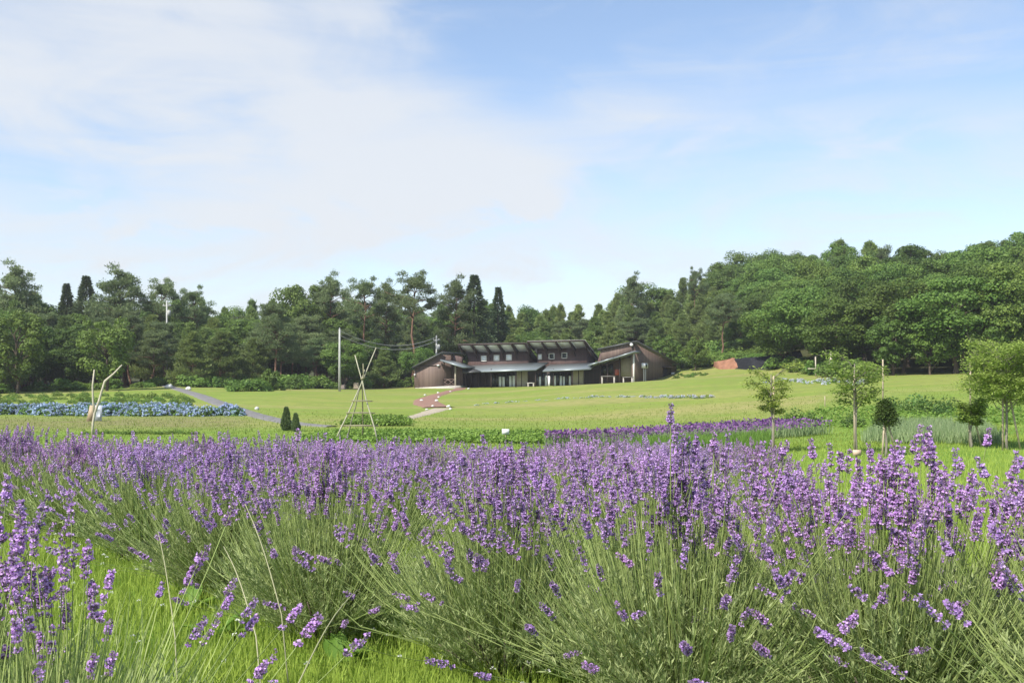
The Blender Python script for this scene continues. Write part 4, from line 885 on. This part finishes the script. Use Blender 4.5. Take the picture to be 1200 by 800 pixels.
# ------------------------------------------------------------------ young staked trees
def young_tree(px, ybase, ytop, Y, w_px, lab, mat, ncl, bare=.4, sprays=None, stakes=(), size=.09, name='young_tree', flat=.5, nl=60):
    x = (px - CX) / F * Y; z0 = gz(x, Y); h = (HZ - ytop) / F * Y - z0; o = thing(name, (x, Y, z0), lab, 'tree')
    tm = MB(); cm = MB(); s = Y / F; W = w_px * s / 2
    k = 8; z = np.linspace(-.1, h * .86, k); P = np.column_stack([np.cumsum(rng.normal(0, .02, k)), np.cumsum(rng.normal(0, .02, k)), z]); P[:, :2] -= P[0, :2]; tube(tm, P, np.linspace(.045, .014, k), 8)
    C = []
    for i in range(ncl):
        t = bare + (1 - bare) * (i + .5) / ncl; a = i * 2.4 + rng.uniform(-.4, .4)
        prof = sprays(t) if sprays else math.sin(math.pi * min(1, (t - bare) / (1 - bare) * .8 + .2)) ** .7
        ln = W * prof * rng.uniform(.75, 1.1); o_ = np.array([np.interp(t * h * .72, z, P[:, 0]), np.interp(t * h * .72, z, P[:, 1]), t * h * .8]); e = np.array([math.cos(a) * ln, math.sin(a) * ln, t * h * .8 + ln * rng.uniform(.35, .7)]); e[2] = min(e[2], h)
        limb(tm, o_, e, .016, 5, .12)
        for f in (.45, .7, .9, 1.0):
            c = o_ + (e - o_) * f; c[2] += .12 * ln * math.sin(math.pi * f); n = nl; r_ = .07 + .09 * ln
            q = c + rng.normal(0, 1, (n, 3)) * [r_, r_, r_ * flat]; Nn = nrm(rdir(n) * .7 + [0, 0, 1]); leaves(cm, q, nrm(np.cross(Nn, rdir(n))), Nn, rng.uniform(.7, 1.2, n) * size, rng.uniform(.7, 1.1, n) * size * .55)
            for _ in range(2):
                limb(tm, c, c + rng.normal(0, r_, 3), .006, 3)
    tm.obj('trunk', GREYBARK, o, True); cm.obj('crown', mat, o)
    for dx, dy, lx, hh in stakes:
        b = MB(); tube(b, [(dx, dy, -.1), (dx + lx, dy * .3, hh)], .028, 7); b.obj('stake', STK, o)
    return o
fan = lambda t: .25 + .8 * t
young_tree(904, 540, 424, 31, 58, 'thin young tree with wispy drooping boughs, farthest of the staked trees from the frame edge', L_YOUNG, 14, .5, lambda t: .35 + .75 * abs(t - .5) * 2, [(.06, -.06, 0, 2.4)], .10, nl=46)
young_tree(1004, 540, 409, 29, 66, 'vase-shaped young tree with pale green spreading boughs', L_YOUNG, 18, .52, fan, [(-.08, -.05, 0, 2.3)], .10, nl=46)
young_tree(1037, 540, 456, 28, 34, 'small dense dark round-headed tree on two crossed stakes', L_YOUNGD, 20, .54, lambda t: 1.5 * (1.04 - t), [(-.12, -.1, .1, 1.1), (.42, .05, -.42, 1.2)], .07, flat=.9, nl=85)
young_tree(1138, 532, 465, 30.5, 32, 'smallest staked tree with a sparse upswept crown', L_YOUNG, 11, .52, fan, [(.0, .1, -.05, 1.2), (.35, 0, -.35, 1.25)], .10, nl=80)
young_tree(1180, 545, 393, 29, 88, 'tallest and leafiest staked tree at the edge of the picture', L_YOUNG, 42, .38, lambda t: .95, [(-.12, 0, 0, 1.7), (.42, 0, -.35, 1.6)], .085, flat=.5, nl=115)
p = gpix(903, 548); mono('weed_clump', TV[2], p, .8, 'round green clump at the foot of the wispy young tree', 'plant', None)

# ------------------------------------------------------------------ lavender
def spike(lod, Ls=.085, stalk=.56):
    """a flower head on its stalk; local +Z is up the stalk, which bends towards -X"""
    m = MB(); bend = rng.uniform(.03, .12); side = rng.normal(0, .015); k = 7 if lod < 2 else 4
    f = lambda t: np.array([-bend * t * t, side * t, t * stalk])
    P = np.array([f(t) for t in np.linspace(0, 1, k)]); tip = P[-1]; ax = nrm(P[-1] - P[-2]); e1 = nrm(np.cross(ax, [0, 1, 0])); e2 = np.cross(ax, e1)
    Pt = np.vstack([P, tip + ax * Ls * .95]); tube(m, Pt, [.0014] * len(P) + [.0008] if lod < 2 else [.0022] * (len(P) + 1), 3, m=0, cap=False)
    opn = rng.uniform(.12, .75); nw = rng.integers(5, 9); pos = np.sort(np.r_[rng.uniform(-.45, -.2) if rng.random() < .6 else .03, np.linspace(.08, 1, nw) + rng.normal(0, .035, nw)])
    for i, t in enumerate(pos):
        rr = (.0090 if t > 0 else .007) * (1 - .35 * max(t, 0) ** 2) * rng.uniform(.85, 1.15); c = tip + ax * Ls * t
        wob = rng.normal(0, .0012, 3); c = c + wob
        nc = 10 if lod == 0 else (8 if lod == 1 else 5); a = rng.uniform(0, 6.28) + np.arange(nc) * 2 * np.pi / nc + rng.normal(0, .2, nc)
        d = np.cos(a)[:, None] * e1 + np.sin(a)[:, None] * e2; D = nrm(d * 1.0 + ax * rng.uniform(.5, 1.1, (nc, 1)))
        B = c + d * .0015 + ax * rng.normal(0, .0028, (nc, 1)); tang = np.cross(ax, d)
        if lod == 0:
            for Nn in (tang, nrm(np.cross(D, tang))): leaves(m, B, D, Nn, rr * .95, .0042, m=1, mid=.6)
            op = rng.random(nc) < opn * (1.25 if t < .75 else .5); T_ = B[op] + D[op] * rr * .85; q = op.sum()
            if q:
                for s_ in (-1, 1): leaves(m, T_, nrm(D[op] * .5 + tang[op] * s_ * .9 + rdir(q) * .4), nrm(D[op] + rdir(q) * .5), .0062, .0056, m=2, mid=.6)
                leaves(m, T_, nrm(D[op] * .5 + ax * .9 + rdir(q) * .4), nrm(D[op] + rdir(q) * .5), .0066, .0058, m=2, mid=.6)
        elif lod == 1:
            leaves(m, B, D, nrm(tang + rdir(nc) * .5), rr * 1.0, .0058, m=1, mid=.6)
            op = rng.random(nc) < opn * 1.2; q = op.sum()
            if q:
                leaves(m, B[op] + D[op] * rr * .7, nrm(D[op] * .4 + rdir(q)), nrm(D[op] + rdir(q) * .6), .0095, .009, m=2, mid=.55)
        else:
            leaves(m, B, nrm(D + rdir(nc) * .4), nrm(tang + rdir(nc) * .6), rr * 1.4, .013, m=np.where(rng.random(nc) < .5, 2, 1), mid=.55)
    return m
LMATS = [L_STALK, L_CALYX, L_PETAL]
SPK = {l: [spike(l, rng.uniform(.042, .082), st).arrays() for st in ((.42, .46, .5, .52, .54, .55, .57, .58, .59, .6, .61, .62, .64, .66, .68) if l == 0 else (.46, .52, .56, .6, .64))] for l in (0, 1, 2)}
def arr_mesh(arrs, name, mats):
    V, Q, T, m, t = arrs; b = MB(); b.V = [V]; b.n = len(V); nq = len(Q)
    if nq: b.Q = [Q]; b.mq = [m[:nq]]; b.tq = [t[:nq]]
    if len(T): b.T = [T]; b.mt = [m[nq:]]; b.tt = [t[nq:]]
    return b.mesh(name, mats)
SPKM = [arr_mesh(a, 'flower_spike', LMATS) for a in SPK[0]]
def spike_frames(n, low=.12, spread=1.0, gap=None):
    """base point, outward bearing and tilt of each stalk of a bush"""
    a = rng.uniform(0, 2 * np.pi, n); ph = np.abs(rng.normal(0, 1, n)) * R(25) * spread; lo = rng.random(n) < low; ph[lo] = rng.uniform(R(35), R(78), lo.sum()); ph = np.minimum(ph, R(80))
    rb = .05 + .16 * (ph / R(60)); base = np.column_stack([np.cos(a) * rb, np.sin(a) * rb, .14 + rng.uniform(-.04, .06, n) + .04 * np.cos(ph)])
    a2 = a + rng.normal(0, .25, n); return base, a2, ph
def rotm(a, ph, tw):
    ca, sa, cp, sp = np.cos(a), np.sin(a), np.cos(ph), np.sin(ph)
    Rz = np.array([[ca, -sa, 0], [sa, ca, 0], [0, 0, 1]]); Ry = np.array([[cp, 0, sp], [0, 1, 0], [-sp, 0, cp]]); Rt = np.array([[math.cos(tw), -math.sin(tw), 0], [math.sin(tw), math.cos(tw), 0], [0, 0, 1]])
    return Rz @ Ry @ Rt
SPARSE = None
def spikes_mesh(lod, n, low, spread, hs=1.0, skip=None):
    base, a, ph = spike_frames(n, low, spread); VV = []; QQ = []; MM = []; TT = []; off = 0; TQ = []
    for i in range(n):
        V, Q, T, m, t = SPK[lod][rng.integers(len(SPK[lod]))]; M = rotm(a[i], ph[i], rng.normal(0, .5)); s = rng.uniform(.86, 1.1) * hs
        VV.append((V * s) @ M.T + base[i]); QQ.append(Q + off); MM.append(m); TT.append(t); off += len(V)
    b = MB(); b.V = VV; b.n = off; b.Q = QQ; b.mq = MM; b.tq = TT; return b.mesh('flower_spikes', LMATS)
def foliage_mesh(nsh, nl, Lf, Wf, Rr=.50, H=.54):
    m = MB(); sm = MB()
    a = rng.uniform(0, 2 * np.pi, nsh); ph = np.arccos(rng.uniform(.26, 1, nsh)); d = np.column_stack([np.cos(a) * np.sin(ph), np.sin(a) * np.sin(ph), np.cos(ph)])
    ln = rng.uniform(.62, 1.08, nsh); tip = d * [Rr, Rr, H] * ln[:, None] + [0, 0, .04]; base = tip * rng.uniform(.35, .5, (nsh, 1)) * [1, 1, .75]
    tip[:, 2] += .05 * np.sin(ph)
    t = rng.random((nsh, nl)) ** .75; P = base[:, None] + (tip - base)[:, None] * t[..., None]; P[..., 2] += .03 * np.sin(np.pi * t)
    ax = nrm(tip - base + [0, 0, .1])[:, None]; D = nrm(ax * 1.0 + rng.normal(0, .45, (nsh, nl, 3)) + [0, 0, .25])
    P = P.reshape(-1, 3); D = D.reshape(-1, 3); n = len(P); leaves(m, P, D, rdir(n), rng.uniform(.6, 1.25, n) * Lf, rng.uniform(.7, 1.2, n) * Wf, m=0, mid=.5)
    return m
def bush_mesh(nsh, nl, Lf, Wf, nst):
    m = foliage_mesh(nsh, nl, Lf, Wf)
    # bare green flower stalks' lower leaves and sterile shoots standing above the mound
    a = rng.uniform(0, 6.28, nst); ph = np.abs(rng.normal(0, 1, nst)) * R(28); ph = np.minimum(ph, R(62)); rb = .05 + .2 * ph / R(60)
    base = np.column_stack([np.cos(a) * rb, np.sin(a) * rb, np.full(nst, .15)]); D = np.column_stack([np.cos(a) * np.sin(ph), np.sin(a) * np.sin(ph), np.cos(ph)])
    D = nrm(D + rdir(nst) * .12); ln_ = rng.uniform(.20, .46, nst)[:, None]; w_ = (.0036 if Wf < .006 else .0065) * rng.uniform(.7, 1.2, (nst, 1)); S = nrm(np.cross(D, rdir(nst)))
    p0 = base + D * .10; p1 = p0 + D * ln_ * .5; D2 = nrm(D + [0, 0, .38] + rng.normal(0, .10, (nst, 3))); p2 = p1 + D2 * ln_ * .3; p3 = p2 + nrm(D2 + [0, 0, .2] + rng.normal(0, .1, (nst, 3))) * ln_ * .25
    V = np.stack([p0 - S * w_ / 2, p0 + S * w_ / 2, p1 - S * w_ / 2, p1 + S * w_ / 2, p2 - S * w_ / 3, p2 + S * w_ / 3, p3 - S * w_ / 8, p3 + S * w_ / 8], 1).reshape(-1, 3); i8 = np.arange(nst)[:, None] * 8; tt = rng.random(nst)
    for k_ in (0, 2, 4): m.add(V, Q=i8 + [k_, k_ + 1, k_ + 3, k_ + 2], m=1, tint=tt)
    return m.mesh('lavender_foliage', [L_LAV, L_STALK])
WOODL = solid('lavender_wood', (.14, .11, .08), .9, .4, 9)
def wood_mesh():
    m = MB()
    for i in range(16):
        a = rng.uniform(0, 6.28); r_ = rng.uniform(.12, .3); P = [(rng.normal(0, .02), rng.normal(0, .02), -.04), (math.cos(a) * r_ * .5, math.sin(a) * r_ * .5, .07), (math.cos(a) * r_, math.sin(a) * r_, .18 + rng.uniform(0, .08))]; tube(m, P, [.010, .007, .003], 5)
    return m.mesh('lavender_wood', WOODL)
WDM = wood_mesh()
FO0 = [bush_mesh(760, 34, .034, .0045, 1000) for _ in range(3)]
FO1 = [bush_mesh(360, 22, .042, .0068, 500) for _ in range(3)]
FO2 = [bush_mesh(200, 12, .060, .0115, 220) for _ in range(2)]
S0 = [spikes_mesh(0, 190, .18, 1.05) for _ in range(3)]
S0S = [spikes_mesh(0, 70, .1, 1.0) for _ in range(2)]
S1 = [spikes_mesh(1, 270, .16, 1.05) for _ in range(3)]
S2 = [spikes_mesh(2, 230, .03, 1.15) for _ in range(3)]
def lavender(x, y, lab, grp=None, s=1.0, lod=0, n_ind=70, dens=0, lean=0.0, sparse=False):
    o = thing('lavender_bush', (x, y, gz(x, y) - .02), lab, 'lavender', grp, rng.uniform(0, 6.28), (s, s, s * .90))
    link('foliage', (FO0, FO1, FO2)[lod][rng.integers((3, 3, 2)[lod])], o)
    if lod < 2: link('woody_stem', WDM, o)
    q = link('flower_spikes', S0S[dens % 2] if sparse else (S0, S1, S2)[lod][dens % 3], o); q['kind'] = 'stuff'
    if lod == 0:
        base, a, ph = spike_frames(n_ind, .34)
        for i in range(n_ind):
            sp = link('flower_spike', SPKM[rng.integers(len(SPKM))], o); s_ = rng.uniform(.9, 1.14)
            sp.matrix_local = Matrix.Translation(Vector(base[i])) @ Matrix(rotm(a[i], ph[i], rng.normal(0, .5)).tolist()).to_4x4() @ Matrix.Scale(s_, 4)
    return o
RD = np.array([-.68, .735]); RN = np.array([.735, .68])
row1 = [((1.62, 2.35), 1.0, 'lavender bush cut by the picture edge at the near end of the main row'), ((1.12, 2.95), 1.0, 'full lavender bush with tall dense spikes over a dark hollow foot'),
        ((.52, 3.10), 1.04, 'tall lavender bush next beyond the one with the dark hollow foot'), ((-.02, 3.62), 1.0, 'wide lavender bush in the middle of the main row with grey-green front'),
        ((-.78, 4.15), .96, 'lavender bush in the main row above the strip of bright grass at the bottom'), ((-1.48, 5.1), .95, 'lavender bush in the main row with spikes flopping over a shaded gap'),
        ((-2.25, 6.1), .92, 'lavender bush of the main row behind the shaded gap'), ((-3.05, 7.0), .92, 'smaller lavender bush far along the main row'), ((-3.9, 7.9), .95, 'lavender bush far along the main row, before the end mound'), ((-4.7, 8.8), .95, 'lavender mound at the far visible end of the main row')]
for k, ((x, y), s, lab) in enumerate(row1): lavender(x, y, lab, None, s * (1.06, 1.05, 1.0, .99, 1.03, 1, 1, 1, 1, 1)[k], 0 if k < 6 else 1, 70 if k < 4 else 50, k)
lavender(-.98, 1.95, 'nearest lavender bush, in the bottom corner with long loose spikes', None, .93, 0, 55, 0, sparse=True)
lavender(1.78, 3.25, 'lavender bush with loose upright spikes at the picture edge behind the cut-off bush', None, .9, 0, 70, 1)
lavender(-1.75, 2.75, 'lavender bush beyond the nearest one, at the picture edge', None, .87, 0, 45, 1, sparse=True)
for r_ in range(1, 8):
    o_ = np.array([1.35, 2.75]) + RN * 1.25 * r_
    for k in range(-1, 16):
        p = o_ + RD * (k * .98 + (r_ % 2) * .4) + rng.normal(0, .09, 2); px = CX + F * p[0] / p[1]
        if p[1] > 14.5 or px < -260 or px > (1090 if r_ == 1 else 985 - 14 * r_ + rng.uniform(-75, 60)): continue
        if 715 < px < 745 and r_ < 3: continue
        lavender(p[0], p[1], 'lavender bush in the %s lavender row behind the main one' % ('first', 'second', 'third', 'fourth', 'fifth', 'sixth', 'seventh')[r_ - 1], 'lavender bushes, row %s behind the main one' % ('one', 'two', 'three', 'four', 'five', 'six', 'seven')[r_ - 1], rng.uniform(.76, .90), 1 if p[1] < 7.5 else 2, dens=k)

# pale dry stalks leaning in the gap and broad-leaved weeds
STRAW = foliage('dry_stalks', (.30, .30, .16), (.42, .40, .24), .1, vary=0, hue=0)
for k, (a_, b_, Y0, Y1) in enumerate((((300, 745), (262, 640), 2.9, 3.3), ((205, 745), (185, 622), 2.9, 3.3), ((330, 720), (287, 590), 3.0, 3.2), ((350, 800), (420, 690), 2.4, 2.9))):
    b = MB(); p0 = at(*a_, Y0); p1_ = at(*b_, Y1); t = np.linspace(0, 1, 8)[:, None]; P = p0 + (p1_ - p0) * t; P[:, 2] += .03 * np.sin(np.pi * t[:, 0])
    x0, y0 = P[0][:2] - (P[1] - P[0])[:2] * 2; P = np.vstack([[x0, y0, gz(x0, y0)], P]); tube(b, P, np.linspace(.0024, .0012, 9), 5)
    tag(b.obj('dry_stalk', STRAW), 'pale dry stalk leaning over the grass between the near lavender bushes', 'stalk', 'dry stalks in the grass')
def weed_mesh(n, Lf):
    m = MB()
    for i in range(n):
        a = rng.uniform(0, 6.28); el_ = rng.uniform(.3, 1.1); D0 = np.array([math.cos(a) * math.cos(el_), math.sin(a) * math.cos(el_), math.sin(el_)]); S = nrm(np.cross(D0, [0, 0, 1])); k = 6; V = []
        for j in range(k):
            t = j / (k - 1); c = D0 * Lf * t + np.array([0, 0, -.5 * Lf * t * t * .6]); w_ = Lf * .17 * math.sin(math.pi * min(1, t * .93 + .07)) ** .8; V += [c - S * w_, c + [0, 0, -.006], c + S * w_]
        Q = []
        for j in range(k - 1): Q += [(3 * j, 3 * j + 1, 3 * j + 4, 3 * j + 3), (3 * j + 1, 3 * j + 2, 3 * j + 5, 3 * j + 4)]
        m.add(V, Q=Q, tint=rng.uniform(.2, .9))
    return m.mesh('broad_leaves', L_CROP)
WM = [weed_mesh(8, .16), weed_mesh(11, .11)]
for px, py in ((402, 762), (415, 768), (300, 690), (120, 600), (108, 596), (960, 792), (650, 795), (255, 735), (220, 705), (395, 772)):
    Y = 1.02 * F / (py - HZ); x = (px - CX) / F * Y; mono('broadleaf_weed', WM[rng.integers(2)], (x, Y, gz(x, Y)), rng.uniform(.8, 1.2), 'broad-leaved green weed in the grass between the lavender bushes', 'weed', 'weeds between the lavender')

# ------------------------------------------------------------------ grass
def grass(name, n, Yr, pxr, hr, wr, mat, label, powr=1.0, keep=None):
    Y = Yr[0] + (Yr[1] - Yr[0]) * rng.random(n) ** powr; px = rng.uniform(*pxr, n); X = (px - CX) / F * Y + rng.normal(0, .1, n)
    if keep is not None: k = keep(px, Y); X = X[k]; Y = Y[k]; n = len(X)
    cl = .5 + .5 * np.sin(X * 5.1 + np.sin(Y * 3.7) * 2) * np.sin(Y * 4.3 + np.sin(X * 2.9) * 2)
    P = np.column_stack([X, Y, ground(X, Y) - .01]); h = rng.uniform(*hr, n) * (.6 + .6 * cl); w_ = rng.uniform(*wr, n)
    lean = rdir(n) * [1, 1, 0] * rng.uniform(.1, .7, (n, 1)); D1 = nrm(lean * .5 + [0, 0, 1]); D2 = nrm(lean * 1.6 + [0, 0, 1]); S = nrm(np.cross(D1, rdir(n)))
    Mi = P + D1 * h[:, None] * .55; Tp = Mi + D2 * h[:, None] * .5
    V = np.stack([P - S * w_[:, None] / 2, P + S * w_[:, None] / 2, Mi + S * w_[:, None] * .4, Mi - S * w_[:, None] * .4, Tp], 1).reshape(-1, 3); i5 = np.arange(n)[:, None] * 5
    t = np.clip(rng.random(n) * .7 + cl * .3, 0, 1); m = MB()
    m.add(V, Q=i5 + [0, 1, 2, 3], tint=t); m.T = [i5 + [3, 2, 4]]; m.mt = [np.zeros(n)]; m.tt = [t]
    return tag(m.obj(name, mat), label, 'grass', kind='stuff')
grass('near_grass', 200000, (1.6, 10), (-300, 1560), (.05, .15), (.003, .0065), L_GRASS, 'bright green grass growing between the lavender rows', 1.1)
grass('field_grass', 120000, (8, 36), (-200, 1450), (.05, .16), (.008, .018), L_GRASS, 'green grass behind the lavender rows', .8)
grass('meadow_grass', 85000, (30, 75), (-160, 1390), (.05, .14), (.02, .04), L_MEADOW, 'rough meadow grass on the flat before the hill', .8, lambda px, Y: rng.random(len(Y)) < np.clip((74 - Y) / 32, 0, 1))
n = 260; m = MB(); Y = rng.uniform(2, 9, n); X = (rng.uniform(0, 700, n) - CX) / F * Y
for x, y in zip(X, Y):
    d = rdir(14); d[:, 2] = abs(d[:, 2]); c = np.array([x, y, gz(x, y) + rng.uniform(.08, .14)]); leaves(m, c + d * .004, d, rdir(14), .008, .004)
tag(m.obj('clover_flowers', P_WHITE), 'tiny white clover heads dotted through the grass by the lavender', 'flowers', kind='stuff')
print('trees', ntree, 'objects', len(bpy.data.objects))

# ------------------------------------------------------------------ thin summer haze
hm = bpy.data.materials.new('haze'); hm.use_nodes = True; ht = hm.node_tree
for q in list(ht.nodes): ht.nodes.remove(q)
ho = ht.nodes.new('ShaderNodeOutputMaterial'); hv = ht.nodes.new('ShaderNodeVolumePrincipled')
hv.inputs['Color'].default_value = (.95, .97, 1, 1); hv.inputs['Density'].default_value = HAZE; hv.inputs['Anisotropy'].default_value = .15
ht.links.new(hv.outputs[0], ho.inputs['Volume'])
b = MB(); box(b, -3050, 3050, -80, 3050, -12, float(ZZ.max()) + 30); hzo = b.obj('haze', hm); tag(hzo, kind='stuff')
